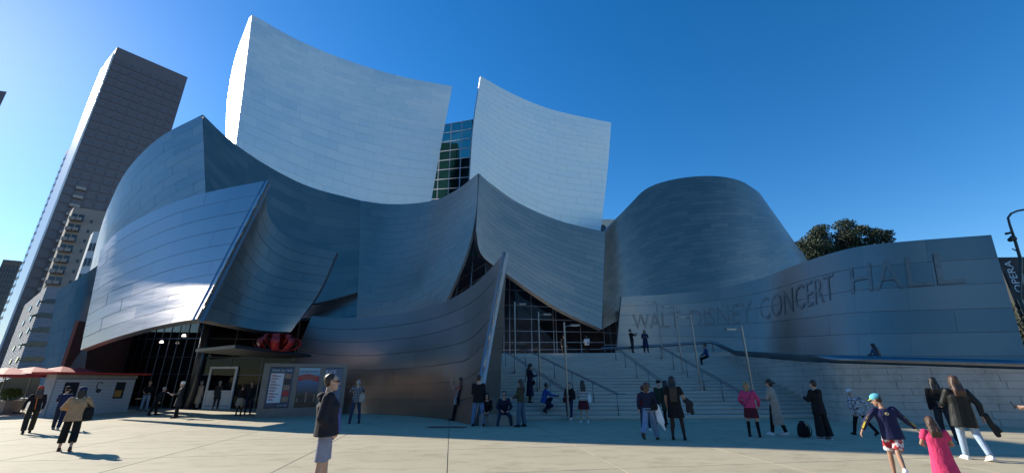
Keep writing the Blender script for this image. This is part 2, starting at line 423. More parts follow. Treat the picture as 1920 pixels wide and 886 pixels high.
# ------------------------------------------------------------------ unseen solid core added behind the sails to block sun and gaps
CORE = plain('sun_block_core', (0.16, 0.16, 0.17), 0.8)
def core():
    m = MB()
    m.box((-6 , 61 - 34, 8.2), (62, 20, 16.4))
    m.box((14, 50 - 34, 7), (26, 6, 14)); m.box((-30, 41 - 34, 10.5), (14, 6, 21))
    m.prism([(-26.2, 28.2 - 34), (-20, 26.6 - 34), (-16.0, 26.8 - 34), (-18, 30.6 - 34), (-20, 31 - 34), (-29.5, 31.2 - 34)], 6.16, 8.6)
    m.build('sun_block_core', CORE, HALL)
core()

# ------------------------------------------------------------------ glazing
def lerp(a, b, t): return a + (b - a) * t
def curtain(p00, p10, p11, p01, nx, ny, name='curtain_wall', label=None, glass=None, bar=0.05, par=None, fmat=None, off=Vector((0, 34, 0)), xs=None, zs=None):
    """p00 bottom left, p10 bottom right, p11 top right, p01 top left (world)"""
    p00, p10, p11, p01 = [Vector(p) - off for p in (p00, p10, p11, p01)]
    root = bpy.data.objects.new(name, None); COL.objects.link(root); root.parent = par or HALL
    if label: root['label'] = label
    xs = xs or [i / nx for i in range(nx + 1)]; zs = zs or [j / ny for j in range(ny + 1)]
    Q = lambda a, b: lerp(lerp(p00, p10, a), lerp(p01, p11, a), b)
    nrm = (p10 - p00).cross(p01 - p00).normalized()
    for a in xs:
        MB().tube([Q(a, 0), Q(a, 1)], bar, 4).build('mullion', fmat or FRAME, root)
    for b in zs:
        MB().tube([Q(0, b) + nrm * 0.012, Q(1, b) + nrm * 0.012], bar * 0.8, 4).build('transom', fmat or FRAME, root)
    for i in range(len(xs) - 1):
        for j in range(len(zs) - 1):
            q = [Q(xs[i], zs[j]), Q(xs[i + 1], zs[j]), Q(xs[i + 1], zs[j + 1]), Q(xs[i], zs[j + 1])]
            m = Matrix.Rotation(rng.gauss(0, 0.008), 3, 'Z'); c = sum(q, Vector()) / 4
            q = [c + m @ (k - c) for k in q]
            m_ = MB(); m_.add(q, [(0, 1, 2, 3)]); m_.build('pane', glass or GLASS, root)
    return root
INTW = plain('interior_wall', (0.17, 0.085, 0.07), 0.8)
INTF = plain('interior_floor', (0.16, 0.13, 0.11), 0.5)
cor = G(356, 766)
lft = Vector((-33, 37, 0)); rgt = Vector((-13.2, 30.5, 0))
def up(p, z): return Vector((p.x, p.y, z))
curtain(lft, cor, up(cor, 6.2), up(lft, 7.0), 9, 5, label='dark shop glazing left of the corner', fmat=FRAMED, bar=.04, zs=[0, .14, .36, .55, .76, 1])
curtain(cor, rgt, up(rgt, 5.9), up(cor, 6.2), 4, 4, label='dark shop glazing right of the corner', fmat=FRAMED, zs=[0, .36, .55, .76, 1])
m = MB(); m.tube([cor - Vector((0, 34.12, 0)), up(cor, 6.2) - Vector((0, 34.12, 0))], 0.28, 12); m.build('corner_column', FRAMED, HALL, smooth=True)
# room behind the glazing
m = MB()
for a, b in ((Vector((-34, 45, 0)), Vector((-17, 33, 0))), (Vector((-17, 33, 0)), Vector((-11.5, 32.5, 0))), (Vector((-31.5, 30.5, 0)), Vector((-33.3, 37, 0))), (Vector((-33.3, 37, 0)), Vector((-34, 45, 0)))):
    d = (b - a); n_ = Vector((-d.y, d.x, 0)).normalized() * 0.2
    m.hexa([hp(a), hp(b), hp(b + n_), hp(a + n_)], [hp(up(a, 6)), hp(up(b, 6)), hp(up(b + n_, 6)), hp(up(a + n_, 6))])
m.build('interior_wall', INTW, HALL)
MB().prism([(-34, 37 - 34), (cor.x, cor.y - 33.8), (-13, 30.6 - 34), (-8, 0), (-20, 3), (-34, 10)], 0.004, 0.012).build('interior_floor', INTF, HALL)
# reception ceiling over the glazing, closes the gap up to the sails
MB().prism([(-34, 37.2 - 34), (cor.x + .1, cor.y - 33.6), (-13, 30.8 - 34), (-12, -2), (-20, 3), (-34, 10)], 5.95, 6.15).build('interior_ceiling', BACK, HALL)
# shop door in the right glazing
DOORF = plain('white_door_frame', (0.62, 0.64, 0.66), 0.45)
da = lerp(cor, rgt, 0.10); db = lerp(cor, rgt, 0.32)
dn = (db - da).normalized(); dq = Vector((dn.y, -dn.x, 0)); drz = math.atan2(dn.y, dn.x)
droot = bpy.data.objects.new('shop_door', None); COL.objects.link(droot); droot.parent = HALL
droot.location = hp(da + dq * 0.10); droot.rotation_euler = (0, 0, drz)
DW, DH = (db - da).length, 2.75
for nm, c, d in (('door_frame', (0.07, 0, DH / 2), (0.14, 0.1, DH)), ('door_frame', (DW - .07, 0, DH / 2), (0.14, 0.1, DH)), ('door_frame', (DW / 2, 0.002, DH - .07), (DW - .28, 0.1, 0.14)), ('door_frame', (DW / 2, 0.002, 0.09), (DW - .28, 0.1, 0.18)), ('door_rail', (DW / 2, 0.003, 1.15), (DW - .28, 0.08, 0.07)), ('kick_panel', (DW / 2, 0.006, 0.66), (DW - .28, 0.03, 0.9))):
    MB().box(c, d).build(nm, DOORF, droot)
MB().box((DW / 2, 0.02, 1.9), (DW - .28, 0.012, 1.45)).build('pane', GLASS, droot)
# slit glazing between middle sweep and entrance sheet
curtain(P(800, 680, 34.5), P(915, 600, 33.2), P(905, 380, 33.6), P(872, 395, 34.6), 3, 11, label='tall slit of glazing beside the central peak', bar=0.06)
# entrance glazing
TZ = 3.56
e0, e1 = P(925, 662, 39), P(1135, 662, 36.8)
e0.z = e1.z = TZ
curtain(e0, e1, up(e1, 13), up(e0, 15), 7, 9, label='entrance glazing at the head of the stairs', xs=[0, .10, .155, .36, .56, .585, .80, 1], zs=[0, .07, .13, .22, .32, .43, .56, .7, .85, 1])
e2 = Vector((e1.x + 1.9, 35.4, TZ))
curtain(e1, e2, up(e2, 7.2), up(e1, 7.6), 4, 4, label='shaded side glazing of the entrance', bar=0.045)
m = MB(); m.box((4, 43.5 - 34, 9), (22, 0.3, 11)); m.build('interior_wall', INTW, HALL)
# folded blue-grey wall glimpsed inside the entrance
m = MB(); a = [P(925, 520, 41), P(1040, 640, 40), P(1130, 668, 40), P(925, 672, 41)]
m.add([hp(p) for p in a], [(0, 1, 2, 3)]); m.build('inner_screen', FRAME, HALL)
# glass tower between the two upper sails
TW = 53.0
g00, g10 = P(795, 430, TW), P(880, 430, TW - 1.5); g11, g01 = P(872, 237, TW - 1.5), P(828, 240, TW)
g01 = Vector((g00.x, g00.y, P(835, 238, TW).z)); g11 = Vector((g10.x, g10.y, P(868, 236, TW).z))
curtain(g00, g10, g11, g01, 4, 11, name='glass_lift_tower', label='green glass slot rising between the two upper sails', glass=GLASSG, bar=0.09)
g2 = Vector((g10.x + 3.2, TW + 5, g10.z))
curtain(g10, g2, Vector((g2.x, g2.y, g11.z)), g11, 2, 11, name='glass_lift_tower', label='right side of the green glass slot', glass=GLASSG, bar=0.09)
m = MB(); m.box(((g00.x + g10.x) / 2 - 0.8, TW + 2.5 - 34, 26), (3.0, 2.2, 19)); m.box(((g00.x + g10.x) / 2 + .5, TW + 3.8 - 34, 25), (7.0, 1.0, 18)); m.build('lift_shaft', plain('shaft_wall', (0.03, 0.09, 0.08), 0.6), HALL)

# ------------------------------------------------------------------ lettering on the long wall
def text_mesh(txt, size=1.0, extrude=0.0, space=1.0, res=2):
    c = bpy.data.curves.new('t', 'FONT'); c.body = txt; c.size = size; c.extrude = extrude
    c.resolution_u = res; c.space_character = space
    o = bpy.data.objects.new('t', c); COL.objects.link(o)
    dg = bpy.context.evaluated_depsgraph_get(); me = bpy.data.meshes.new_from_object(o.evaluated_get(dg))
    bpy.data.objects.remove(o); bpy.data.curves.remove(c); me.materials.clear(); return me
LETM = plain('letter_steel', (0.34, 0.250, 0.205), 0.50, 1.0, 0.15)
GRID = [(a, b, proj(WALLS.S(a, b))) for a in [i / 80 for i in range(81)] for b in [j / 30 for j in range(31)]]
def inv(u, v):
    a, b, _ = min(GRID, key=lambda g: (g[2][0] - u) ** 2 + (g[2][1] - v) ** 2)
    for _ in range(12):
        e = 1e-3; p = proj(WALLS.S(a, b)); pa = proj(WALLS.S(a + e, b)); pb = proj(WALLS.S(a, b + e))
        J = np.array([[(pa[0] - p[0]) / e, (pb[0] - p[0]) / e], [(pa[1] - p[1]) / e, (pb[1] - p[1]) / e]])
        d = np.linalg.solve(J, np.array([u - p[0], v - p[1]])); a += float(d[0]); b += float(d[1])
        a = min(max(a, 0), .998); b = min(max(b, 0), .998)
    return a, b
def wall_word(word, tl, bl, tr, br):
    """word on the wall: four photo bearings locate it on the curved surface"""
    A = [inv(*q) for q in (tl, bl, tr, br)]
    def W(x, y):
        t = (A[0][0] * (1 - x) + A[2][0] * x, A[0][1] * (1 - x) + A[2][1] * x)
        b = (A[1][0] * (1 - x) + A[3][0] * x, A[1][1] * (1 - x) + A[3][1] * x)
        return (b[0] * (1 - y) + t[0] * y, b[1] * (1 - y) + t[1] * y)
    full = text_mesh(word, 1.0); xs = [v.co.x for v in full.vertices]; x0, x1 = min(xs), max(xs)
    bpy.data.meshes.remove(full)
    pos = 0.0
    me = text_mesh(word, 1.0)
    bm = bmesh.new(); bm.from_mesh(me); bpy.data.meshes.remove(me)
    ys = [v.co.y for v in bm.verts]; y0, y1 = min(ys), max(ys)
    for k in range(1, 40):
        bmesh.ops.bisect_plane(bm, geom=bm.verts[:] + bm.edges[:] + bm.faces[:], plane_co=(x0 + (x1 - x0) * k / 40, 0, 0), plane_no=(1, 0, 0))
    for k in range(1, 5):
        bmesh.ops.bisect_plane(bm, geom=bm.verts[:] + bm.edges[:] + bm.faces[:], plane_co=(0, y0 + (y1 - y0) * k / 5, 0), plane_no=(0, 1, 0))
    # separate letters by connectivity
    seen = set(); isl = []
    for f0 in bm.faces:
        if f0 in seen: continue
        st = [f0]; seen.add(f0); cur = []
        while st:
            f = st.pop(); cur.append(f)
            for e in f.edges:
                for g in e.link_faces:
                    if g not in seen: seen.add(g); st.append(g)
        isl.append(cur)
    for cur in isl:
        ids = {}; vv = []; ff = []
        for f in cur:
            for vt in f.verts:
                if vt not in ids:
                    ids[vt] = len(vv); a, b = W((vt.co.x - x0) / (x1 - x0), (vt.co.y - y0) / (y1 - y0))
                    vv.append(hp(WALLS.pt(min(max(a, .001), .999), min(max(b, .001), .999), 0.078)))
            ff.append(tuple(ids[vt] for vt in f.verts))
        m_ = MB(); m_.add(vv, ff); m_.build('letter', LETM, WALLOB)
    bm.free()
wall_word('WALT', (1186, 589), (1188, 617), (1275, 582), (1277, 613))
wall_word('DISNEY', (1294, 581), (1296, 614), (1410, 563), (1412, 603))
wall_word('CONCERT', (1424, 560), (1426, 601), (1562, 511), (1566, 560))
wall_word('HALL', (1592, 501), (1596, 551), (1798, 470), (1812, 530))

# ------------------------------------------------------------------ stairs, terrace, stone wall
STONE = concrete('pale_stone', (0.50, 0.44, 0.37), 0.17)
Y0, NST, RIS = G(1100, 786).y, 22, TZ / 22
TR_ = (31.0 - Y0) / (NST - 1)
def stair_z(y): return max(0, min(TZ, (math.floor((y - Y0) / TR_) + 1) * RIS)) if y > Y0 else 0.0
STAIRS = MB().add([(-1.5, Y0 + .3, -0.01), (18, Y0 + .3, -0.01), (18, 31.3, -0.01), (-1.5, 31.3, -0.01), (-1.5, 31.3, TZ - .25), (18, 31.3, TZ - .25)],
                  [(0, 1, 5, 4), (3, 2, 1, 0), (2, 3, 4, 5), (0, 4, 3), (1, 2, 5)]).build('stairs', JOINT, kind='structure')
sc_ = {}
for k in range(NST):
    y = Y0 + k * TR_; x = -1.75 + rng.random() * .3; xr = 14.9
    while x < xr:
        L = rng.choice((1.5, 1.9, 2.4)); 
        if True:
            if L not in sc_:
                mb = MB(); g = 0.005; a, b_, c_ = L / 2 - g, (TR_ + .12) / 2, RIS / 2 - 0.004; h = 0.012
                # nosed block: chamfered top front edge
                pr = [(-b_ + .022, -c_ ), (b_, -c_), (b_, c_), (-b_ + h, c_), (-b_, c_ - h), (-b_, -c_ + .03), (-b_ + .022, -c_ + .024)]
                n = len(pr); vv = [(-a, p, q) for p, q in pr] + [(a, p, q) for p, q in pr]
                mb.add(vv, [tuple(range(n - 1, -1, -1))[::-1][::-1], tuple(range(n, 2 * n))] + [(i_, (i_ + 1) % n, (i_ + 1) % n + n, i_ + n)[::-1] for i_ in range(n)])
                sc_[L] = mb.mesh('step_block')
                bm = bmesh.new(); bm.from_mesh(sc_[L]); bmesh.ops.recalc_face_normals(bm, faces=bm.faces[:]); bm.to_mesh(sc_[L]); bm.free()
            link('step_block', sc_[L], STONE, STAIRS, loc=(x + L / 2, y + (TR_ + .12) / 2 + rng.uniform(-.006, .006), (k + 0.5) * RIS + rng.uniform(-.003, .003)))
        x += L
terr = MB().box((6.5, 38.6, TZ - 0.15), (21, 14.6, 0.27)).build('terrace', STONE, kind='structure')
MB().box((26.5, 29.5, 0.9), (19, 13, 1.9)).build('raised_walk', STONE, kind='structure')

wp = [P(1338, 668, 31.6), P(1362, 667, 30), P(1395, 669, 27.8), P(1440, 672.5, 25.2), P(1490, 677, 22.9)]
for (u, vt, vb) in ((1545, 681, 788.5), (1640, 684, 792), (1760, 688, 797), (1900, 693, 803), (2080, 699, 811)):
    b = G(u, vb); wp.append(P(u, vt, b.y))
wpn = [np.array(p) for p in wp]
SWALL = empty('stone_wall', (wp[5].x, wp[5].y, 0), label='curved retaining wall of long pale stone blocks right of the stairs', cat='wall')
def wpt(t): return cr(wpn, t)
ts = [i * (len(wpn) - 1) / 300 for i in range(301)]; pts_ = [wpt(t) for t in ts]
arc = [0.0]
for i in range(300): arc.append(arc[-1] + math.hypot(pts_[i + 1][0] - pts_[i][0], pts_[i + 1][1] - pts_[i][1]))
def at_arc(s):
    s = min(max(s, 0), arc[-1] - 1e-6); lo = max(i for i in range(301) if arc[i] <= s) if s > 0 else 0; lo = min(lo, 299)
    f = (s - arc[lo]) / (arc[lo + 1] - arc[lo] + 1e-9); return pts_[lo] * (1 - f) + pts_[lo + 1] * f
CH = 0.262
ox, oy = SWALL.location.x, SWALL.location.y
for j in range(14):
    s = -rng.random() * 1.3
    while s < arc[-1]:
        L = rng.uniform(1.1, 1.75); a, b = max(s, 0) + .006, min(s + L, arc[-1]) - .006; s += L
        if b - a < 0.05: continue
        ns = 5; bt = []; bb = []; zt_ = []
        for i in range(ns + 1):
            q = at_arc(a + (b - a) * i / ns); q2 = at_arc(a + (b - a) * i / ns + .05); d = Vector((q2[0] - q[0], q2[1] - q[1], 0))
            if d.length < 1e-5: d = Vector((1, 0, 0))
            d.normalize(); n_ = Vector((-d.y, d.x, 0)); pr_ = rng.uniform(0, 0.004)
            bt.append((q[0] - ox - n_.x * pr_, q[1] - oy - n_.y * pr_)); bb.append((q[0] - ox + n_.x * .35, q[1] - oy + n_.y * .35)); zt_.append(q[2])
        z0 = j * CH + .005; z1s = [min((j + 1) * CH - .005, z - .03) for z in zt_]
        if max(z1s) < z0 + 0.03: continue
        z1s = [max(z, z0 + 0.02) for z in z1s]
        vv = [(*p, z0) for p in bt] + [(*p, z0) for p in bb] + [(*p, z) for p, z in zip(bt, z1s)] + [(*p, z) for p, z in zip(bb, z1s)]
        n3 = ns + 1; f = []
        for i in range(ns):
            f += [(i, i + 1, i + 1 + 2 * n3, i + 2 * n3), (i + 2 * n3, i + 1 + 2 * n3, i + 1 + 3 * n3, i + 3 * n3), (i + n3 + 1, i + n3, i + 3 * n3, i + 1 + 3 * n3)]
        f += [(n3, 0, 2 * n3, 3 * n3), (ns, n3 + ns, 3 * n3 + ns, 2 * n3 + ns)]
        MB().add(vv, f).build('stone_block', STONE, SWALL)
# dark mortar body just behind the faces
fb = []; k_ = 140
m = MB(); vv = []
for i in range(k_ + 1):
    q = at_arc(arc[-1] * i / k_); q2 = at_arc(min(arc[-1] * i / k_ + .1, arc[-1])); 
    if i == k_: q2 = 2 * q - at_arc(arc[-1] - .1)
    d = Vector((q2[0] - q[0], q2[1] - q[1], 0)).normalized(); n_ = Vector((-d.y, d.x, 0))
    for o_, z in ((.13, -.01), (.30, -.01), (.30, q[2] - .05), (.13, q[2] - .05)): vv.append((q[0] - ox + n_.x * o_, q[1] - oy + n_.y * o_, z))
m.add(vv, [(4 * i + a, 4 * i + (a + 1) % 4, 4 * i + 4 + (a + 1) % 4, 4 * i + 4 + a) for i in range(k_) for a in range(4)]).build('wall_core', JOINT, SWALL)
# coping strip
m = MB(); vv = []
for i in range(k_ + 1):
    q = at_arc(arc[-1] * i / k_); q2 = at_arc(min(arc[-1] * i / k_ + .1, arc[-1]))
    if i == k_: q2 = 2 * q - at_arc(arc[-1] - .1)
    d = Vector((q2[0] - q[0], q2[1] - q[1], 0)).normalized(); n_ = Vector((-d.y, d.x, 0))
    for o_, z in ((-.03, q[2] - .03), (.38, q[2] - .03), (.38, q[2] + .03), (-.03, q[2] + .03)): vv.append((q[0] - ox + n_.x * o_, q[1] - oy + n_.y * o_, z))
m.add(vv, [(4 * i + a, 4 * i + (a + 1) % 4, 4 * i + 4 + (a + 1) % 4, 4 * i + 4 + a) for i in range(k_) for a in range(4)]).build('coping', STONE, SWALL)
# steel tube rail
tb = [P(1128, 653, 31.6), P(1180, 651, 31.6), P(1240, 647, 31.6), P(1300, 643, 31.5), P(1335, 641, 31.3), P(1352, 648, 30.7), P(1378, 661, 29.3)]
for s_ in [x * 1.2 for x in range(4, int(arc[-1] / 1.2) + 1)]:
    q = at_arc(s_); q2 = at_arc(s_ + .1); d = Vector((q2[0] - q[0], q2[1] - q[1], 0))
    d = d.normalized() if d.length > 1e-4 else Vector((1, 0, 0)); n_ = Vector((-d.y, d.x, 0))
    tb.append(Vector((q[0] + n_.x * .12, q[1] + n_.y * .12, q[2] + 0.20)))
rs = [0.10] * 5 + [0.13, 0.15] + [0.17] * (len(tb) - 7)
o = MB().tube([p - tb[0] for p in tb], rs, 16).mesh('rail_tube', True)
TR = empty('tube_rail', tb[0], label='fat polished steel tube running along the terrace edge and wall top', cat='handrail')
link('rail_tube', o, TUBE, TR)
for i in range(1, 5):
    for f_ in (0.0, 0.5):
        p = lerp(tb[i], tb[i + 1] if i < 4 else tb[i], f_)
        MB().tube([(p.x - tb[0].x, p.y - tb[0].y, TZ - tb[0].z), (p.x - tb[0].x, p.y - tb[0].y, p.z - tb[0].z - .08)], 0.035, 8).build('post', RAILM, TR)

def stair_at(u, v):
    d = ray(u, v); sl_ = TZ / (31.0 - Y0); z0 = -sl_ * (Y0 - TR_ * .5)
    t = (z0 - HCAM) / (d.z - sl_ * d.y)
    p = Vector((0, 0, HCAM)) + d * t
    if p.y > 31: p = G(u, v, TZ)
    if p.y < Y0: p = G(u, v, 0)
    p.z = stair_z(p.y) if p.y < 31 else TZ
    return p
# handrails
def handrail(a, b, nposts, label, double=True, ext=0.5):
    a, b = Vector(a), Vector(b)
    r = empty('handrail', a, label=label, cat='handrail', group='handrails on the stairs')
    d = b - a; n_ = Vector((d.y, -d.x, 0)).normalized() * 0.09
    H = Vector((0, 0, 0.93)); fl = Vector((d.x, d.y, 0)).normalized()
    for sgn in ((-1, 1) if double else (0,)):
        MB().tube([H + n_ * sgn - fl * ext, H + n_ * sgn, H + d + n_ * sgn, H + d + n_ * sgn + fl * ext], 0.022, 8).build('rail', RAILM, r, smooth=True)
    for i in range(nposts):
        q = a + d * (i / (nposts - 1)); z = stair_z(q.y) - a.z if q.y < 31 else TZ - a.z
        MB().tube([(q.x - a.x, q.y - a.y, z), (q.x - a.x, q.y - a.y, d.z * i / (nposts - 1) + .93)], 0.025, 8).build('post', RAILM, r, smooth=True)
def sp(x, y): return Vector((x, y, stair_z(y) if y < 31 else TZ))
def rail_from(u0, v0, u1, v1, n, label):
    """ends given where the posts meet the steps"""
    handrail(stair_at(u0, v0), stair_at(u1, v1), n, label)
rail_from(948, 683, 1062, 772, 6, 'left of the four handrails coming down beside the pointed sail')
rail_from(985, 677, 1160, 780, 6, 'second handrail from the left, ending at the foot of the stairs')
rail_from(1155, 672, 1246, 748, 5, 'third handrail, behind the couple in black')
rail_from(1240, 673, 1400, 780, 6, 'right handrail ending by the woman in pink')
# lamp posts
LAMPM = plain('lamp_steel', (0.30, 0.29, 0.27), 0.4, 0.8)
LENS = plain('lamp_lens', (0.7, 0.7, 0.68), 0.3)
def lamp_post(u, vtop, vbase, arm, label, zb=None):
    b = stair_at(u, vbase)
    ut, dt = u, None
    # height from the bearing of the lamp head at the same distance
    z = b.z
    for k in range(60):
        z += 0.1
        if proj((b.x, b.y, z))[1] < vtop: break
    r = empty('lamp_post', b, label=label, cat='lamp post', group='slim lamp posts on the stairs')
    h = z - b.z
    MB().tube([(0, 0, 0), (0, 0, 0.04), (0, 0, 0.04), (0, 0, h)], [0.12, 0.12, 0.05, 0.045], 12).build('pole', LAMPM, r, smooth=False)
    MB().tube([(0, 0, h - .06), (arm * .2, 0, h - .04), (arm * .34, 0, h - .03)], 0.025, 8).build('arm', LAMPM, r)
    m_ = MB(); c = arm * .52
    m_.box((c, 0, h), (.46, .17, .06)).build('lamp_head', LAMPM, r); MB().box((c, 0, h - .04), (.36, .12, .02)).build('lamp_lens', LENS, r)
    MB().tube([(0, 0, h), (0, 0, h + .14)], 0.045, 10).build('pole_cap', LAMPM, r)
lamp_post(966, 571, 695, 1, 'leftmost lamp post, half hidden high beside the sail tip')
lamp_post(1013, 590, 728, 1, 'lamp post halfway up the stairs beside the woman in the long navy coat')
lamp_post(1066, 612, 787, 1, 'thick lamp post at the foot of the stairs where the boy stands')
lamp_post(1243, 567, 668, -1, 'upper lamp post at the top of the stairs, left of three in a row')
lamp_post(1281, 577, 697, -1, 'middle lamp post of the three in a row on the upper stairs')
lamp_post(1315, 595, 731, -1, 'right lamp post of the three in a row, halfway down the stairs')
lamp_post(1422, 617, 787, -1, 'lamp post standing alone in front of the wall behind the woman in pink')

# ------------------------------------------------------------------ city behind
def winmesh(w_, h_, d=0.25, fr=0.08):
    m = MB(); m.box((0, d * .15, 0), (w_, 0.05, h_))
    return m.mesh('window')
def facade(parent, a, b, z0, z1, nx, nz, wmat, fw=0.62, fh=0.55, name='window', d=0.2, skip=None, sill=None):
    """windows on the vertical face from a to b (outward to the right-hand side of a->b)"""
    a, b = Vector((a[0], a[1], 0)), Vector((b[0], b[1], 0)); t = b - a; L = t.length; t.normalize(); n_ = Vector((t.y, -t.x, 0))
    cw, ch = L / nx, (z1 - z0) / nz
    me = MB().box((0, 0, 0), (cw * fw, d, ch * fh)).mesh(name); me.materials.append(wmat)
    rz = math.atan2(t.y, t.x)
    for j in range(nz):
        for i in range(nx):
            if skip and skip(i, j): continue
            p = a + t * (cw * (i + .5)) + n_ * (d * 0.2)
            link(name, me, None, parent, loc=(p.x, p.y, z0 + ch * (j + .5)), rot=(0, 0, rz))
def tower(name, corners, z, label, cat, mat, wall='wall', zb=-0.5):
    """corners: photo bearings of roof corners, listed left to right; extra plan points are Vectors"""
    pl = [c if isinstance(c, Vector) else G(c[0], c[1], z) for c in corners]
    c0 = sum(pl, Vector()) / len(pl)
    r = empty(name, (c0.x, c0.y, 0), label=label, cat=cat)
    loop = [(p.x - c0.x, p.y - c0.y) for p in pl]
    A = sum(loop[i][0] * loop[(i + 1) % len(loop)][1] - loop[(i + 1) % len(loop)][0] * loop[i][1] for i in range(len(loop)))
    MB().prism(loop if A > 0 else loop[::-1], zb, z).build(wall, mat, r)
    return r, loop
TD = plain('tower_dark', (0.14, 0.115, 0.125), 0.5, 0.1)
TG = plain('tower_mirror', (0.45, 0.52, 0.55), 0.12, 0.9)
WD = plain('far_window', (0.03, 0.035, 0.045), 0.12, 0.0)
WL = plain('far_window_pale', (0.30, 0.32, 0.36), 0.15, 0.3)
CON = plain('far_concrete', (0.30, 0.25, 0.22), 0.85, scale=0.3)
WHT = plain('far_white', (0.62, 0.62, 0.62), 0.8, scale=0.4)
Z1 = 112
b3 = G(352, 145, Z1); b2 = G(220, 88, Z1); b1 = G(196, 120, Z1)
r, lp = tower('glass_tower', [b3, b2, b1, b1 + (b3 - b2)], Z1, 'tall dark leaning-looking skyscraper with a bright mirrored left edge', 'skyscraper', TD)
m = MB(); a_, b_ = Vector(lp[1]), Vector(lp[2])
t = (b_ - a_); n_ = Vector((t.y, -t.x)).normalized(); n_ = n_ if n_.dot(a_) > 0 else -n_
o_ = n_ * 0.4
m.hexa([(*a_, 0), (*b_, 0), (*(b_ + o_), 0), (*(a_ + o_), 0)], [(*a_, Z1 - 3), (*b_, Z1 - 3), (*(b_ + o_), Z1 - 3), (*(a_ + o_), Z1 - 3)]).build('mirror_face', plain('glint_white_edge', (.75,.78,.80), .3, 0.0), r)  # white colour stands in for the sun glint on the mirrored edge
L3, L2 = (lp[0], lp[1])
TWM = plain('tower_window', (0.13, 0.108, 0.118), 0.4, 0.1)
facade(r, L2, L3, 4, Z1 - 4, 8, 36, TWM, 0.8, 0.72, d=0.3)
for j in range(37):
    pass
# balconies reflected low on the face: the reflection built as projecting trays
BAL = plain('reflected_balcony', (0.36, 0.31, 0.28), 0.7)
a3, a2 = Vector((*L3, 0)), Vector((*L2, 0)); t = (a3 - a2).normalized(); n3 = Vector((t.y, -t.x, 0)); Lw = (a3 - a2).length
bm_ = MB().box((0, 0, 0), (Lw * .11, 1.2, 0.9)).mesh('balcony'); bm_.materials.append(BAL)
for j in range(1, 20):
    p = a2 + t * Lw * 0.18 + n3 * .5
    link('balcony', bm_, None, r, loc=(p.x, p.y, 4 + j * 2.89), rot=(0, 0, math.atan2(t.y, t.x)))
# thin tower behind it
Z2 = 110
c1, c2 = G(134, 276, Z2), G(124, 284, Z2)
r, lp = tower('slim_tower', [c1, c2, c2 + Vector((-8, 22, 0)), c1 + Vector((-8, 22, 0))], Z2, 'thin dark tower edge just left of the mirrored skyscraper edge', 'skyscraper', TD)
facade(r, lp[1], lp[0], 4, Z2 - 2, 2, 30, WL, 0.8, 0.6)
# condo block with balcony stacks
Z4 = 47
q3, q2, q1 = G(232, 402, Z4), G(139, 388, Z4), G(132, 396, Z4)
r, lp = tower('apartment_block', [q3, q2, q1, q1 + (q3 - q2)], Z4, 'beige apartment block with stacked balconies in front of the dark skyscraper', 'apartment block', CON)
a, b = Vector((*lp[1], 0)), Vector((*lp[0], 0)); t = (b - a).normalized(); n_ = Vector((t.y, -t.x, 0)); Lw = (b - a).length; rz = math.atan2(t.y, t.x)
bal = MB().box((0, 0, -.45), (Lw * .11, 1.5, 0.12)).box((0, -.7, -.05), (Lw * .11, 0.1, 0.9)).mesh('balcony'); bal.materials.append(CON)
rec = MB().box((0, 0, 0), (Lw * .10, 0.1, 2.0)).mesh('balcony_door'); rec.materials.append(WD)
for j in range(15):
    for f_ in (0.07, 0.20):
        p = a + t * Lw * f_ + n_ * .7
        link('balcony', bal, None, r, loc=(p.x, p.y, 3 + j * 2.9), rot=(0, 0, rz))
        link('balcony_door', rec, None, r, loc=(p.x - n_.x * .66, p.y - n_.y * .66, 3.6 + j * 2.9), rot=(0, 0, rz))
facade(r, a + t * Lw * .3, b, 3, Z4 - 2, 3, 15, WD, 0.18, 0.3, skip=lambda i, j: False)
# low annex of the block with pale balconies further left
# small white office with window grid
Z5 = 27
q3, q2, q1 = G(240, 432, Z5), G(176, 434, Z5), G(170, 440, Z5)
r, lp = tower('white_office', [q3, q2, q1, q1 + (q3 - q2)], Z5, 'small white office block with a grid of dark windows behind the steel wall', 'office block', WHT)
facade(r, lp[1], lp[0], 1, Z5 - 1.5, 9, 9, WD, 0.55, 0.5)
# veiled museum
Z6 = 17
VEIL = None
m_, nt, bb = newmat('white_veil')
vt = N(nt, 'ShaderNodeTexCoord'); wv = N(nt, 'ShaderNodeTexWave'); wv.wave_type = 'BANDS'; wv.bands_direction = 'Z'
wv.inputs['Scale'].default_value = 1.2; wv.inputs['Distortion'].default_value = 1.5
nt.links.new(vt.outputs['Object'], wv.inputs['Vector'])
rp = ramp(nt, wv.outputs[0], [(0.0, (0.36, 0.36, 0.38)), (1.0, (0.48, 0.47, 0.47))]); nt.links.new(rp.outputs[0], bb.inputs['Base Color'])
bp = N(nt, 'ShaderNodeBump'); bp.inputs['Strength'].default_value = 0.6; bp.inputs['Distance'].default_value = 0.3
nt.links.new(wv.outputs[0], bp.inputs['Height']); nt.links.new(bp.outputs[0], bb.inputs['Normal']); bb.inputs['Roughness'].default_value = 0.8
VEIL = m_
q3, q2, q1 = G(150, 541, Z6), G(88, 537, Z6), G(46, 572, Z6)
r, lp = tower('museum', [q3, q2, q1, q1 + (q3 - q2)], Z6, 'low white museum with a slotted honeycomb veil beyond the umbrellas', 'museum', VEIL, wall='veil', zb=-0.5)
a, b, c_ = Vector((*lp[1], 0)), Vector((*lp[0], 0)), Vector((*lp[2], 0))
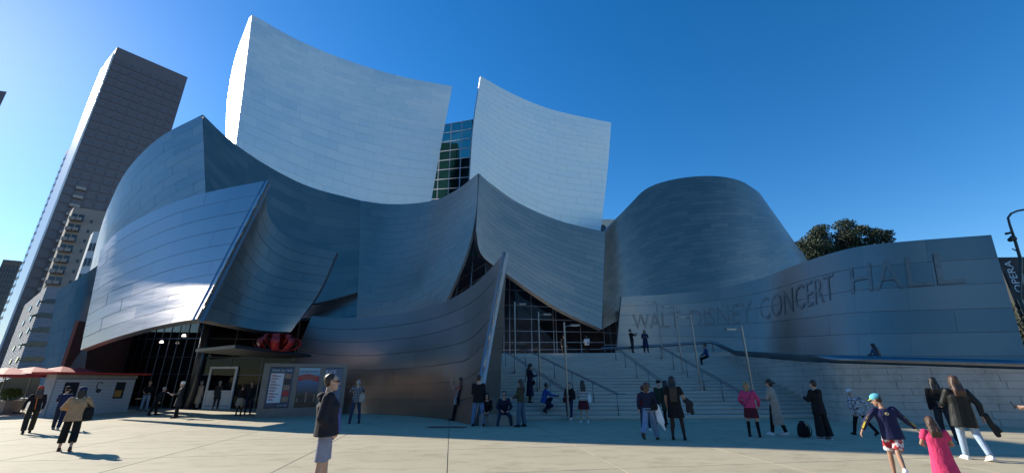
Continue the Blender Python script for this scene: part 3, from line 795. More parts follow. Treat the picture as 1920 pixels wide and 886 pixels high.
for (p, q, nn) in ((a, b, 2), (c_, a, 2)):
    t = (q - p).normalized(); n_ = Vector((t.y, -t.x, 0)); L = (q - p).length; rz = math.atan2(t.y, t.x)
    for j in range(6):
        for i in range(3 if nn == 2 else 3):
            if p is c_ and i < 1: continue
            x = L * ((i + .35 + .3 * (j % 2)) / 3); z = 3.2 + j * 2.3
            if x > L - 1: continue
            mm = MB(); wd = 1.3
            mm.hexa([(-wd, -.12, -.3), (0, -.12, -.45), (0, .1, -.45), (-wd, .1, -.3)], [(0, -.12, .35), (wd, -.12, .3), (wd, .1, .3), (0, .1, .35)])
            pp = p + t * x
            mm.build('slot', WD, r, loc=(pp.x, pp.y, z), rot=(0, 0, rz))
mm = MB(); t = (b - a).normalized(); pp = a + t * 1.0
mm.add([(-5.5, -.15, 0), (5.5, -.15, 0), (0.5, -.15, 3.6), (-5.5, .2, 0), (5.5, .2, 0), (.5, .2, 3.6)], [(0, 1, 2), (5, 4, 3), (0, 2, 5, 3), (1, 4, 5, 2)])
mm.build('lifted_corner', WD, r, loc=(pp.x, pp.y, 0), rot=(0, 0, math.atan2(t.y, t.x)))
# far-left tower
Z7 = 70
q2, q1 = G(40, 489, Z7), G(6, 486, Z7)
r, lp = tower('brown_tower', [q2, q1, q1 + Vector((-20, 30, 0)), q2 + Vector((-20, 30, 0))], Z7, 'brown ribbed tower at the far left edge', 'skyscraper', plain('brown_clad', (0.16, 0.12, 0.10), 0.7))
facade(r, lp[1], lp[0], 3, Z7 - 3, 6, 1, WD, 0.45, 1.0, name='window_strip')
facade(r, lp[1], lp[0], 3, Z7 - 3, 1, 20, plain('spandrel', (0.20, 0.16, 0.14), .7), 1.0, 0.3, name='spandrel', d=.12)
# tower corner high at the left frame edge
Z8 = 90
q2, q1 = G(13, 172, Z8), G(-16, 168, Z8)
r, lp = tower('violet_tower', [q2, q1, q1 + Vector((-25, 12, 0)), q2 + Vector((-25, 14, 0))], Z8, 'upper corner of a dark tower poking in at the left edge of the photo', 'skyscraper', TD)
r.location = r.location
facade(r, lp[1], lp[0], 20, Z8 - 6, 3, 20, WL, 0.7, 0.5)
# arcaded white block right of the upper sail
Z9 = 43
q3, q2 = G(1200, 412, Z9), G(1105, 410, Z9)
r, lp = tower('arcaded_office', [q3, q2, q2 + Vector((5, 30, 0)), q3 + Vector((5, 30, 0))], Z9, 'cream office with arched windows in the gap right of the upper sail', 'office block', plain('cream_wall', (0.55, 0.52, 0.45), .8))
L = (Vector(lp[0]) - Vector(lp[1])).length
am = MB(); pr = [(-.8, -1.6), (.8, -1.6), (.8, 1.0)] + [(.8 * math.cos(x), 1.0 + .8 * math.sin(x)) for x in (R(45), R(90), R(135))] + [(-.8, 1.0)]
k = len(pr); am.add([(x, -.1, z) for x, z in pr] + [(x, .1, z) for x, z in pr], [tuple(range(k)), tuple(range(2 * k - 1, k - 1, -1))] + [((i + 1) % k, i, i + k, (i + 1) % k + k) for i in range(k)])
am = am.mesh('window'); am.materials.append(WD)
a, b = Vector((*lp[1], 0)), Vector((*lp[0], 0)); t = (b - a).normalized()
for j in range(8):
    for i in range(int(L / 2.4)):
        p = a + t * (1.2 + i * 2.4); link('window', am, None, r, loc=(p.x, p.y, Z9 - 3.4 - j * 4.6), rot=(0, 0, math.atan2(t.y, t.x)))
# dark buildings down the street on the right
Z10 = 14
q3, q2 = G(2060, 480, Z10), G(1868, 482, Z10)
r, lp = tower('street_block', [q3, q2, q2 + Vector((5, 20, 0)), q3 + Vector((5, 20, 0))], Z10, 'dark building behind the lamp post at the right edge', 'building', plain('dark_facade', (0.035, 0.035, 0.03), .7))
facade(r, lp[1], lp[0], 1, Z10 - 1, 10, 4, WD, 0.6, 0.6)

# ------------------------------------------------------------------ trees
LEAF = None
def leafmat(name, c0, c1):
    m, nt, b = newmat(name)
    n1 = noise(nt, 0.6, 4); rp = ramp(nt, n1.outputs[0], [(0.3, c0), (0.7, c1)])
    nt.links.new(rp.outputs[0], b.inputs['Base Color']); b.inputs['Roughness'].default_value = 0.7
    b.inputs['Transmission Weight'].default_value = 0.0
    return m
LEAF = leafmat('leaf_dark', (0.012, 0.022, 0.010), (0.035, 0.055, 0.018))
BARK = plain('bark', (0.06, 0.045, 0.03), 0.9)
def crown_mesh(blobs, n, ls, seed):
    rg = random.Random(seed); v = []; f = []
    tot = sum(b[3] * b[3] for b in blobs)
    for (cx, cy, cz, rx, rz_) in [(b[0], b[1], b[2], b[3], b[4]) for b in blobs]:
        k = int(n * rx * rx / tot)
        for _ in range(k):
            d = Vector((rg.gauss(0, 1), rg.gauss(0, 1), rg.gauss(0, 1))).normalized() * (rg.random() ** 0.45)
            p = Vector((cx + d.x * rx, cy + d.y * rx, cz + d.z * rz_))
            s = ls * rg.uniform(.6, 1.4)
            a = Vector((rg.gauss(0, 1), rg.gauss(0, 1), rg.gauss(0, .6))).normalized(); b = a.orthogonal().normalized()
            b = Matrix.Rotation(rg.uniform(0, 6.28), 3, a) @ b; c = a.cross(b)
            o = len(v); v += [tuple(p - b * s), tuple(p + c * s * .45), tuple(p + b * s), tuple(p - c * s * .45)]; f.append((o, o + 1, o + 2, o + 3))
    me = bpy.data.meshes.new('crown'); me.from_pydata(v, [], f); me.materials.append(LEAF); return me
def tree(base, h, blobs, n, ls, label, seed=1, group=None):
    r = empty('tree', base, label=label, cat='tree', group=group)
    rg = random.Random(seed)
    MB().tube([(0, 0, 0), (.1, 0, h * .25), (-.1, .1, h * .5)], [.35, .28, .2], 8).build('trunk', BARK, r, smooth=True)
    m = MB()
    for b in blobs:
        c = Vector(b[:3]); m.tube([(-.1, .1, h * .48), c * .55 + Vector((0, 0, h * .25)), c], [.14, .09, .03], 6)
        for _ in range(4):
            m.tube([c * .8 + Vector((0, 0, h * .11)), c + Vector((rg.uniform(-1, 1) * b[3], rg.uniform(-1, 1) * b[3], rg.uniform(-.3, 1) * b[4])) * .8], [.06, .015], 5)
    m.build('limb', BARK, r, smooth=True)
    link('crown', crown_mesh(blobs, n, ls, seed), None, r)
TB = 58.0
pc = P(1580, 460, TB); px2m = 1 / (F / TB) * 1.0
def tb_(u, v, rr, rz_): p = P(u, v, TB); return (p.x - pc.x, rng.uniform(-2, 2), p.z, rr, rz_)
tree((pc.x, TB, 0), 18, [tb_(*q) for q in ((1552, 423, 1.3, .7), (1540, 434, 1.4, .9), (1566, 430, 1.5, .9), (1590, 436, 1.3, .8), (1612, 432, 1.3, .7), (1634, 436, 1.2, .6), (1648, 444, .9, .6),
     (1512, 452, 1.1, .7), (1528, 448, 1.5, 1.0), (1552, 446, 1.9, 1.2), (1578, 449, 1.7, 1.1), (1604, 448, 1.6, 1.0), (1628, 450, 1.6, .9), (1656, 453, .9, .5), (1505, 466, 1.2, .9), (1525, 466, 1.9, 1.2),
     (1552, 463, 2.0, 1.3), (1582, 463, 1.8, 1.2), (1610, 462, 1.8, 1.0), (1515, 482, 2.0, 1.2), (1545, 480, 2.2, 1.2), (1640, 460, 1.5, .7), (1590, 475, 2.0, 1.0))], 22000, 0.15,
     'dark spreading tree rising behind the long steel wall', 5)
for (u, v, Y, rr, lab_) in ((1895, 560, 46, 2.6, 'dark street tree nearest the right end of the steel wall, under the banner'), (1925, 610, 44, 3.2, 'dark bushy street tree behind the foot of the street lamp'), (1960, 540, 52, 3.0, 'dark street tree farthest right, partly outside the photo')):
    p = P(u, v, Y)
    tree((p.x, Y, 0), p.z * 1.1, [(0, 0, p.z, rr, rr * .8), (rr * .6, 0, p.z - rr * .8, rr, rr * .8), (-rr * .6, .5, p.z - rr, rr * .9, rr * .8)], 5000, .2,
         lab_, int(u), group='dark street trees at the right edge')
# street lamp with curved arm, banner
p = P(1912, 560, 33); b = Vector((p.x, p.y, 0))
r = empty('street_lamp', b, label='street lamp with curved neck and banner at the right edge', cat='street lamp')
def rel(u, v, Y=33): q = P(u, v, Y); return (q.x - b.x, q.y - b.y, q.z)
DM = plain('dark_iron', (0.05, 0.055, 0.05), 0.5, 0.5)
top = rel(1903, 450)
MB().tube([(0, 0, 0), (0, 0, rel(1912, 560)[2]), rel(1913.5, 486), rel(1903, 450), rel(1893, 420), rel(1890, 408), rel(1896, 400), rel(1908, 395), rel(1925, 392), rel(1945, 392)], [.13, .12, .11, .1, .08, .08, .08, .08, .08, .08], 8).build('pole', DM, r, smooth=True)
q = Vector(rel(1945, 394)); MB().box(q, (.9, .35, .18)).build('lamp_head', DM, r)
MB().tube([rel(1895, 436), rel(1886, 438)], .10, 8).build('camera_arm', DM, r); MB().tube([rel(1900, 446), rel(1893, 450)], [.24, .16], 10).build('camera_dome', DM, r)
MB().tube([rel(1898, 466), rel(1906, 470)], .05, 6).build('bracket', DM, r)
BAN = plain('banner_cloth', (0.03, 0.03, 0.035), 0.8)
b0_, b1_ = Vector(rel(1886, 484)), Vector(rel(1910, 484)); bw = (b1_.x - b0_.x); bz1 = b0_.z; bz0 = rel(1900, 560)[2]
bc = rel(1899, 520)[0]
bn = MB().box((bc, -.05, (bz0 + bz1) / 2), (1.1, .03, bz1 - bz0)).build('banner', BAN, r)
tm = text_mesh('OPERA', 0.95); 
xs = [v.co.x for v in tm.vertices]; ys = [v.co.y for v in tm.vertices]
W_, H_ = max(xs) - min(xs), max(ys) - min(ys)
kx = (bz1 - bz0) * .78 / W_; ky = .62 / H_
for v in tm.vertices:
    x, y = (v.co.x - (max(xs) + min(xs)) / 2) * kx, (v.co.y - (max(ys) + min(ys)) / 2) * ky
    v.co = (bc - y, -.075, (bz0 + bz1) / 2 + .15 + x)
link('banner_text', tm, plain('banner_white', (.55, .6, .65), .7), bn)

# ------------------------------------------------------------------ unseen pavilion across the street, added for reflections in the steel
r = empty('reflected_pavilion', (0, -75, 0), label='unseen dark colonnaded pavilion behind the viewer, added for reflections', cat='building')
MB().box((0, 0, 10), (90, 30, 20)).build('wall', plain('pavilion_stone', (.16, .15, .14), .8), r)
colm = MB().box((0, 0, 9), (1.2, 1.2, 18)).mesh('column'); colm.materials.append(MATS['pavilion_stone'])
for i in range(13): link('column', colm, None, r, loc=(-42 + i * 7, 16.5, 0))
for i in range(12): MB().box((0, 0, 8), (4.6, .2, 13)).build('window', WD, r, loc=(-38.5 + i * 7, 15.05, 1))
MB().box((0, 1.5, 20.6), (94, 38, 1.2)).build('roof', MATS['pavilion_stone'], r)

# ------------------------------------------------------------------ booth, umbrellas, planter, canopy, bow, poster stand
PB = plain('painted_brick', (0.55, 0.57, 0.62), 0.75, var=.10)
PBJ = plain('brick_joint', (0.10, 0.105, 0.12), 0.9)
GREYP = plain('grey_paint', (0.34, 0.34, 0.35), 0.6)
RED = plain('red_canvas', (0.42, 0.035, 0.03), 0.7, var=.15)
k0, k1 = G(84, 782), G(238, 771)
KH = P(252, 703, k1.y).z
d = (k1 - k0); KL = d.length; kt = d.normalized(); kn = Vector((kt.y, -kt.x, 0)); krz = math.atan2(kt.y, kt.x)
BOOTH = empty('cafe_booth', k0, krz, label='low white brick booth with a red roof edge left of the hall', cat='booth')
KD = 0.6
MB().box((KL / 2, KD / 2 + .06, KH / 2), (KL, KD, KH)).build('wall', PBJ, BOOTH)
# brick front: courses of flat bricks, openings left free
nrow = 24; ch = (KH - .25) / nrow
wins = ((KL * .10, KL * .27, KH * .38, KH * .80), (KL * .74, KL * .88, KH * .38, KH * .80))
bks = {}
for j in range(nrow):
    x = -0.22 * (j % 2); 
    while x < KL:
        a, b = max(x, 0) + .004, min(x + .44, KL) - .004; x += .44; z = (j + .5) * ch
        if b - a < .05: continue
        for w0, w1, h0, h1 in wins:
            if h0 < z < h1:
                if a >= w0 - .01 and b <= w1 + .01: a = b
                elif a < w0 < b: b = w0
                elif a < w1 < b: a = w1
        if b - a < .03: continue
        L = round(b - a, 3)
        if L not in bks: bks[L] = MB().box((0, 0, 0), (L, .06, ch - .014)).mesh('brick'); bks[L].materials.append(PB)
        link('brick', bks[L], None, BOOTH, loc=((a + b) / 2, .03 + rng.uniform(-.004, .004), z))
for w0, w1, h0, h1 in wins:
    MB().box(((w0 + w1) / 2, .045, (h0 + h1) / 2), (w1 - w0, .02, h1 - h0)).build('window', WD, BOOTH)
MB().box((wins[1][1] - .35, .03, KH * .50), (.42, .012, .38)).build('poster', plain('orange_print', (.45, .22, .05), .6), BOOTH)
MB().box((KL / 2, .02, KH - .11), (KL + .1, .12, .2)).build('fascia', GREYP, BOOTH)
MB().box((-.05, KD / 2, KH / 2), (.1, KD, KH)).build('side_wall', GREYP, BOOTH)
MB().box((KL / 2 - .1, KD / 2 - .15, KH + .06), (KL + 1.0, KD + .9, .10)).build('roof', RED, BOOTH)
# round logo: ring with a dark bowl
pts = [(KL * .52 + .17 * math.cos(a), -.01, KH * .72 + .2 * math.sin(a)) for a in [R(30 + x * 24) for x in range(12)]]
MB().tube(pts, .022, 6).build('logo_ring', BACK, BOOTH)
cc = [(KL * .52 - .2 + .4 * i / 8, KH * .62 - .19 * math.sin(math.pi * i / 8)) for i in range(9)]
m = MB(); n = 9; m.add([(x, -.012, z) for x, z in cc] + [(x, .0, z) for x, z in cc], [tuple(range(n)), tuple(range(2 * n - 1, n - 1, -1))]); m.build('logo_bowl', BACK, BOOTH)

def umbrella(u, v, Y, rad, label, tiltdeg=6):
    top = P(u, v, Y); b = Vector((top.x, Y, 0)); h = top.z
    r = empty('parasol', b, label=label, cat='parasol', group='red parasols by the booth')
    MB().tube([(0, 0, 0), (0, 0, h)], .03, 8).build('pole', RAILM, r)
    n = 8; mm = MB(); vv = [(0, 0, h)] + [(rad * math.cos(2 * math.pi * i / n), rad * math.sin(2 * math.pi * i / n), h - .42) for i in range(n)] + [(rad * math.cos(2 * math.pi * i / n), rad * math.sin(2 * math.pi * i / n), h - .55) for i in range(n)]
    mm.add(vv, [(0, 1 + i, 1 + (i + 1) % n) for i in range(n)] + [(1 + i, 9 + i, 9 + (i + 1) % n, 1 + (i + 1) % n) for i in range(n)])
    mm.build('canopy', RED, r)
    for i in range(n):
        a = 2 * math.pi * i / n; MB().tube([(0, 0, h - .03), (rad * math.cos(a), rad * math.sin(a), h - .44)], .012, 4).build('rib', RAILM, r)
    MB().tube([(0, 0, 0), (0, 0, .08)], .25, 12).build('base', DM, r)
umbrella(18, 688, 26, 2.1, 'red parasol nearest the left edge of the photo')
umbrella(66, 687, 27, 2.1, 'red parasol just left of the booth')
umbrella(118, 686, 28, 1.6, 'red parasol rising behind the left end of the booth roof')
umbrella(148, 688, 30, 1.5, 'red parasol rising behind the middle of the booth roof')
# cafe tables under the parasols
def cafe_table(u, v, label):
    b = G(u, v); r = empty('cafe_table', b, label=label, cat='table', group='cafe tables under the parasols')
    MB().tube([(0, 0, .70), (0, 0, .74)], .4, 16).build('tabletop', RAILM, r); MB().tube([(0, 0, 0), (0, 0, .7)], .03, 8).build('leg', DM, r); MB().tube([(0, 0, 0), (0, 0, .03)], .22, 12).build('base', DM, r)
cafe_table(40, 768, 'small round metal cafe table beside the planter'); cafe_table(262, 768, 'small round metal cafe table right of the booth')
# planter
b = G(5, 775); pl = empty('planter', b, label='square stone planter with a clipped green shrub at the left edge', cat='planter')
s_ = .55; MB().hexa([(-s_ * .8, -s_ * .8, 0), (s_ * .8, -s_ * .8, 0), (s_ * .8, s_ * .8, 0), (-s_ * .8, s_ * .8, 0)], [(-s_, -s_, .75), (s_, -s_, .75), (s_, s_, .75), (-s_, s_, .75)]).build('pot', plain('pot_stone', (.30, .27, .24), .8), pl)
LEAF2 = leafmat('leaf_bright', (0.03, 0.07, 0.015), (0.07, 0.13, 0.03))
me = crown_mesh([(0, 0, 1.05, .62, .38), (.15, 0, 1.25, .4, .2)], 1800, .05, 77); me.materials.clear(); me.materials.append(LEAF2)
link('shrub', me, None, pl)

# canopy over the reception door with red bow
CZ = 3.1
ca, cb = G(440, 652, CZ), G(583, 668.5, CZ)
cnp = empty('entrance_canopy', ((ca + cb) / 2).to_tuple(), label='thin dark canopy slab above the ticket doors carrying the red bow', cat='canopy')
o_ = cnp.location
lp = [ca, cb, cb + Vector((-2.0, 1.5, 0)), Vector((-15.2, 26.5, CZ)), Vector((-15.5, 21, CZ))]
MB().prism([(p.x - o_.x, p.y - o_.y) for p in lp], 0, .14).build('slab', plain('canopy_steel', (.035, .035, .04), .45, .3), cnp)
BOWM = plain('red_ribbon', (0.30, 0.010, 0.012), 0.5, var=.2)
bp_ = lerp(ca, cb, .47); bp_.z = CZ + .14
bow = empty('gift_bow', bp_, label='giant looped red gift bow lying on the entrance canopy', cat='bow')
rb = random.Random(5)
wm = proj(bp_)
sc_b = 1.08
def ribbon_loop(az, el, L, wd, z0):
    m = MB(); n = 14; vv = []
    d = Vector((math.cos(az) * math.cos(el), math.sin(az) * math.cos(el), math.sin(el))); up_ = Vector((-math.cos(az) * math.sin(el), -math.sin(az) * math.sin(el), math.cos(el))); sd = d.cross(up_)
    for i in range(n + 1):
        t = i / n; a = 2 * math.pi * t
        x = L * .5 * (1 - math.cos(a)); y = L * .27 * math.sin(a)
        wv_ = wd * (.35 + .65 * math.sin(math.pi * t))
        p = d * x + up_ * y + Vector((0, 0, z0))
        for k in (-1, 1):
            for e in (0, .018): vv.append(p + sd * k * wv_ / 2 + (up_ * math.cos(a) + d * 0) * e)
    f = []
    for i in range(n):
        a = i * 4; b = a + 4
        f += [(a, a + 2, b + 2, b), (a + 1, b + 1, b + 3, a + 3), (a, b, b + 1, a + 1), (a + 2, a + 3, b + 3, b + 2)]
    m.add(vv, f); m.build('loop', BOWM, bow, smooth=True)
for i in range(9): ribbon_loop(2 * math.pi * i / 9 + .2, R(14), 1.05 * sc_b, .38, .14)
for i in range(7): ribbon_loop(2 * math.pi * i / 7 + .5, R(38), .8 * sc_b, .34, .2)
for i in range(4): ribbon_loop(2 * math.pi * i / 4 + .1, R(66), .6 * sc_b, .30, .24)
m = MB(); m.tube([(0, 0, .02), (0, 0, .3)], [.16, .12], 10).build('knot', BOWM, bow)

# three-panel poster stand
s0, s1 = G(478, 783.5), G(642, 777)
st = (s1 - s0).normalized(); SL = (s1 - s0).length; srz = math.atan2(st.y, st.x)
SH = P(497, 680, s0.y).z
STAND = empty('poster_stand', s0, srz, label='grey steel display stand holding three event posters', cat='poster stand')
SF = plain('stand_metal', (.15, .15, .155), .4, .6)
ps = [SL * .07, SL * .345, SL * .405, SL * .66, SL * .72, SL * .95]
MB().box((SL / 2, .3, SH - .09), (SL, .36, .18)).build('top_rail', SF, STAND)
MB().box((SL / 2, .3, .22), (SL, .36, .44)).build('plinth', SF, STAND)
for a, b in ((0, ps[0]), (ps[1], ps[2]), (ps[3], ps[4]), (ps[5], SL)):
    MB().box(((a + b) / 2, .298, (SH + .26) / 2), (b - a, .34, SH - .62)).build('upright', SF, STAND)
MB().box((SL / 2, .34, SH / 2 + .13), (SL - .1, .2, SH - .64)).build('back_panel', BACK, STAND)
PH0, PH1 = .46, SH - .2
def printmat(name, fn):
    m, nt, b = newmat(name); tc = N(nt, 'ShaderNodeTexCoord'); sp_ = N(nt, 'ShaderNodeSeparateXYZ'); nt.links.new(tc.outputs['Generated'], sp_.inputs[0])
    fn(nt, b, sp_); b.inputs['Roughness'].default_value = .25; return m
def vstops(stops, con=False):
    def f(nt, b, sp_):
        rp = ramp(nt, sp_.outputs[2], stops)
        if con: rp.color_ramp.interpolation = 'CONSTANT'
        nt.links.new(rp.outputs[0], b.inputs['Base Color'])
    return f
PN = printmat('print_navy', vstops([(0, (.01, .045, .10)), (1, (.015, .07, .15))]))
PS = printmat('print_city', vstops([(0, (.012, .012, .015)), (.3, (.03, .03, .035)), (.42, (.03, .07, .14)), (.7, (.04, .16, .32)), (1, (.28, .48, .58))]))
PR = printmat('print_blue', vstops([(0, (.10, .14, .22)), (.3, (.08, .16, .27)), (1, (.03, .09, .19))]))
PW = plain('print_white', (.55, .60, .66), .4, var=.03); PRD = plain('print_red', (.42, .02, .03), .4, var=.05); PBK = plain('print_black', (.015, .015, .02), .4)
PTAN = plain('print_tan', (.28, .17, .12), .4, var=.3, scale=14)
def put_text(txt, x, z, w_, h_, mat, par, y=.105, name='print_text'):
    tm = text_mesh(txt, 1.0); xs = [v.co.x for v in tm.vertices]; ys = [v.co.y for v in tm.vertices]
    kx = w_ / (max(xs) - min(xs)); ky = h_ / (max(ys) - min(ys)); x0, y0 = min(xs), min(ys)
    for v in tm.vertices: v.co = (x + (v.co.x - x0) * kx, y, z + (v.co.y - y0) * ky)
    return link(name, tm, mat, par)
for i, (pm, lb) in enumerate(((PN, 'navy programme poster headed Deck the Hall'), (PS, 'city poster with a red ribbon banner'), (PR, 'blue poster reading RISE WITH US'))):
    a, b = ps[2 * i], ps[2 * i + 1]; W_ = b - a; H_ = PH1 - PH0
    po = MB().box(((a + b) / 2, .125, (PH0 + PH1) / 2), (W_ - .02, .03, H_ - .02)).build('poster', pm, STAND, label=lb)
    q = lambda x0, z0, x1, z1, mt, nm='print_block', y=.106: MB().box((a + W_ * (x0 + x1) / 2, y, PH0 + H_ * (z0 + z1) / 2), (W_ * (x1 - x0), .004, H_ * (z1 - z0))).build(nm, mt, po)
    if i == 0:
        put_text('Deck the Hall', a + W_ * .1, PH0 + H_ * .90, W_ * .8, H_ * .055, PW, po)
        q(.08, .12, .62, .85, PW)
        for k in range(9):
            z = .80 - k * .075
            q(.11, z, .30 + .05 * (k % 2), z + .016, PRD, y=.102)
            q(.11, z - .026, .50 - .08 * (k % 3), z - .012, PBK, y=.102)
        for k in range(5): q(.66, .14 + .145 * k, .92, .26 + .145 * k, (PTAN, PRD, PTAN, PBK, PTAN)[k], 'print_photo')
        put_text('LIVE', a + W_ * .55, PH0 + H_ * .035, W_ * .36, H_ * .03, PW, po)
    elif i == 1:
        for k in range(11): q(.10 + .075 * k, .885, .15 + .075 * k, .91 + .01 * (k % 3 == 0), PN, 'print_script')
        m = MB(); n = 10; vv = []
        for k in range(n + 1):
            x = a + W_ * (.02 + .96 * k / n); zc = PH0 + H_ * (.70 + .04 * math.sin(k / n * 3.6)); 
            vv += [(x, .104, zc - H_ * .055), (x, .104, zc + H_ * .09)]
        m.add(vv, [(2 * k, 2 * k + 2, 2 * k + 3, 2 * k + 1) for k in range(n)]).build('print_banner', PRD, po)
        for k in range(8):
            q(.10 + .1 * k, .752, .16 + .1 * k, .80, PTAN, 'print_script', y=.102); q(.16 + .09 * k, .69, .21 + .09 * k, .73, PTAN, 'print_script', y=.102)
        for k in range(7): q(.05 + .13 * k, .12, .12 + .13 * k, .22 + .05 * ((k * 5) % 4), PTAN if k % 3 == 0 else PBK, 'print_skyline')
    else:
        put_text('RISE', a + W_ * .04, PH0 + H_ * .80, W_ * .58, H_ * .14, PW, po)
        put_text('WITH', a + W_ * .12, PH0 + H_ * .62, W_ * .68, H_ * .14, PW, po)
        put_text('US', a + W_ * .55, PH0 + H_ * .44, W_ * .30, H_ * .14, PW, po)
        m = MB()
        for p0, p1, r_ in (((.5, .55), (.46, .70), .035), ((.46, .70), (.22, .73), .016), ((.46, .70), (.62, .60), .016), ((.5, .55), (.2, .38), .025), ((.5, .55), (.62, .36), .025), ((.46, .73), (.47, .76), .04)):
            A_, B_ = Vector((a + W_ * p0[0], .100, PH0 + H_ * p0[1])), Vector((a + W_ * p1[0], .100, PH0 + H_ * p1[1])); dd = (B_ - A_).normalized(); nn_ = Vector((-dd.z, 0, dd.x)) * r_
            m.add([A_ - nn_, B_ - nn_ * .7, B_ + nn_ * .7, A_ + nn_], [(0, 1, 2, 3)])
        m.build('print_dancer', PBK, po)
        q(.15, .12, .45, .15, PRD); q(.5, .17, .8, .20, PRD)

for i, (x, y, hh) in enumerate(((-34, -40, 11), (-20, -42, 12), (-6, -41, 10), (9, -43, 12), (24, -40, 11), (38, -41, 12))):  # unseen tree row added to darken reflections in the steel
    tree((x, y, 0), hh, [(0, 0, hh * .8, 4.2, 2.6), (2.5, .5, hh * .62, 3.2, 2.2), (-2.5, -.5, hh * .6, 3.2, 2.2)], 2200, .45,
         'unseen street tree number %s from the left behind the viewer, added for reflections' % ('one', 'two', 'three', 'four', 'five', 'six')[i], 40 + i, group='unseen street trees added for reflections')
for i, (x, y, w_, d_, h_) in enumerate(((-88, 18, 16, 26, 24), (-86, -18, 16, 34, 28))):  # unseen blocks added to keep bright horizon out of the glazing reflections
    r = empty('reflection_block', (x, y, 0), label=('unseen dark block added left of frame to dim glazing reflections, farther one', 'unseen dark block added left of frame to dim glazing reflections, nearer one')[i], cat='office block')
    MB().box((0, 0, h_ / 2), (w_, d_, h_)).build('wall', MATS['brown_clad'], r)
    facade(r, (w_ / 2, -d_ / 2), (w_ / 2, d_ / 2), 2, h_ - 1, 6, 6, WD, .6, .55)

gp = G(838, 800)
gr = empty('drain_grate', gp, -.15, label='dark slotted drain grate in the plaza in front of the pointed sail', cat='drain')
MB().box((0, 0, .004), (1.5, .5, .006)).build('frame', DM, gr)
gb = MB().box((0, 0, .010), (.035, .42, .008)).mesh('slat'); gb.materials.append(RAILM)
for i in range(20): link('slat', gb, None, gr, loc=(-.68 + i * .0715, 0, 0))

# glowing cones on cables, added for white blurs in the shop glazing
lm, nt, b = newmat('blur_glow'); b.inputs['Emission Color'].default_value = (1, .88, .75, 1); b.inputs['Emission Strength'].default_value = 2.5
for (u, v, Y, lb) in ((303, 640, 33, 'left glowing cone added for a white blur in the shop glazing'), (345, 628, 30, 'right glowing cone added for a white blur in the shop glazing, near the corner')):
    q = P(u, v, Y); r = empty('glow_blur', q, label=lb, cat='lamp', group='glowing blurs in the shop glazing')
    MB().tube([(0, 0, -.08), (0, 0, .08)], [.14, .07], 12).build('glow_cone', lm, r); MB().tube([(0, 0, .08), (0, 0, 5.95 - q.z)], .012, 5).build('cable', DM, r)

# ------------------------------------------------------------------ people
JOBS = []
def cloth(name, c, rough=0.85, pat=None, c2=None, scale=1.0):
    if name in MATS: return MATS[name]
    m, nt, b = newmat(name); b.inputs['Roughness'].default_value = rough
    b.inputs['Specular IOR Level'].default_value = 0.25
    n1 = noise(nt, 9, 4, .6); n2 = noise(nt, 5.5, 3, .55, sc=(1, 1, .45))
    a = tuple(x * .82 for x in c); d = tuple(min(1, x * 1.15) for x in c)
    rp = ramp(nt, n1.outputs[0], [(.3, a), (.7, d)]); out = rp.outputs[0]
    if pat:
        tc = N(nt, 'ShaderNodeTexCoord')
        if pat == 'stripe' or pat == 'plaid':
            w_ = N(nt, 'ShaderNodeTexWave'); w_.bands_direction = 'Z'; w_.inputs['Scale'].default_value = scale
            nt.links.new(tc.outputs['Object'], w_.inputs[0]); f = w_.outputs[1]
            if pat == 'plaid':
                w2 = N(nt, 'ShaderNodeTexWave'); w2.bands_direction = 'X'; w2.inputs['Scale'].default_value = scale
                nt.links.new(tc.outputs['Object'], w2.inputs[0])
                mm = N(nt, 'ShaderNodeMath', operation='MULTIPLY'); nt.links.new(w_.outputs[1], mm.inputs[0]); nt.links.new(w2.outputs[1], mm.inputs[1]); f = mm.outputs[0]
            th = ramp(nt, f, [(.42, (0, 0, 0)), (.58, (1, 1, 1))]) if pat == 'stripe' else ramp(nt, f, [(.15, (0, 0, 0)), (.6, (1, 1, 1))])
        else:
            nz = noise(nt, scale, 3, .6); th = ramp(nt, nz.outputs[0], [(.49, (0, 0, 0)), (.55, (1, 1, 1))])
        mx = N(nt, 'ShaderNodeMix', data_type='RGBA'); nt.links.new(th.outputs[0], mx.inputs[0]); nt.links.new(out, mx.inputs[6]); mx.inputs[7].default_value = (*c2, 1); out = mx.outputs[2]
    nt.links.new(out, b.inputs['Base Color'])
    bp = N(nt, 'ShaderNodeBump'); bp.inputs['Strength'].default_value = .8; bp.inputs['Distance'].default_value = .035
    nt.links.new(n2.outputs[0], bp.inputs['Height']); nt.links.new(bp.outputs[0], b.inputs['Normal'])
    return m
def skin(name, c):
    if name in MATS: return MATS[name]
    m, nt, b = newmat(name); n1 = noise(nt, 7, 3); rp = ramp(nt, n1.outputs[0], [(.3, tuple(x * .88 for x in c)), (.7, tuple(min(1, x * 1.1) for x in c))])
    nt.links.new(rp.outputs[0], b.inputs['Base Color']); b.inputs['Roughness'].default_value = .55; b.inputs['Subsurface Weight'].default_value = 0.06
    b.inputs['Subsurface Radius'].default_value = (.02, .008, .004); return m
def hairm(name, c):
    if name in MATS: return MATS[name]
    m, nt, b = newmat(name); n1 = noise(nt, 26, 4, .6, sc=(1, 1, .12)); rp = ramp(nt, n1.outputs[0], [(.3, tuple(x * .5 for x in c)), (.7, tuple(min(1, x * 1.5) for x in c))])
    nt.links.new(rp.outputs[0], b.inputs['Base Color']); b.inputs['Roughness'].default_value = .45
    bp = N(nt, 'ShaderNodeBump'); bp.inputs['Strength'].default_value = .9; bp.inputs['Distance'].default_value = .02
    nt.links.new(n1.outputs[0], bp.inputs['Height']); nt.links.new(bp.outputs[0], b.inputs['Normal']); return m
SK1 = skin('skin_light', (.50, .30, .21)); SK2 = skin('skin_tan', (.36, .20, .13)); SK3 = skin('skin_brown', (.17, .09, .06))
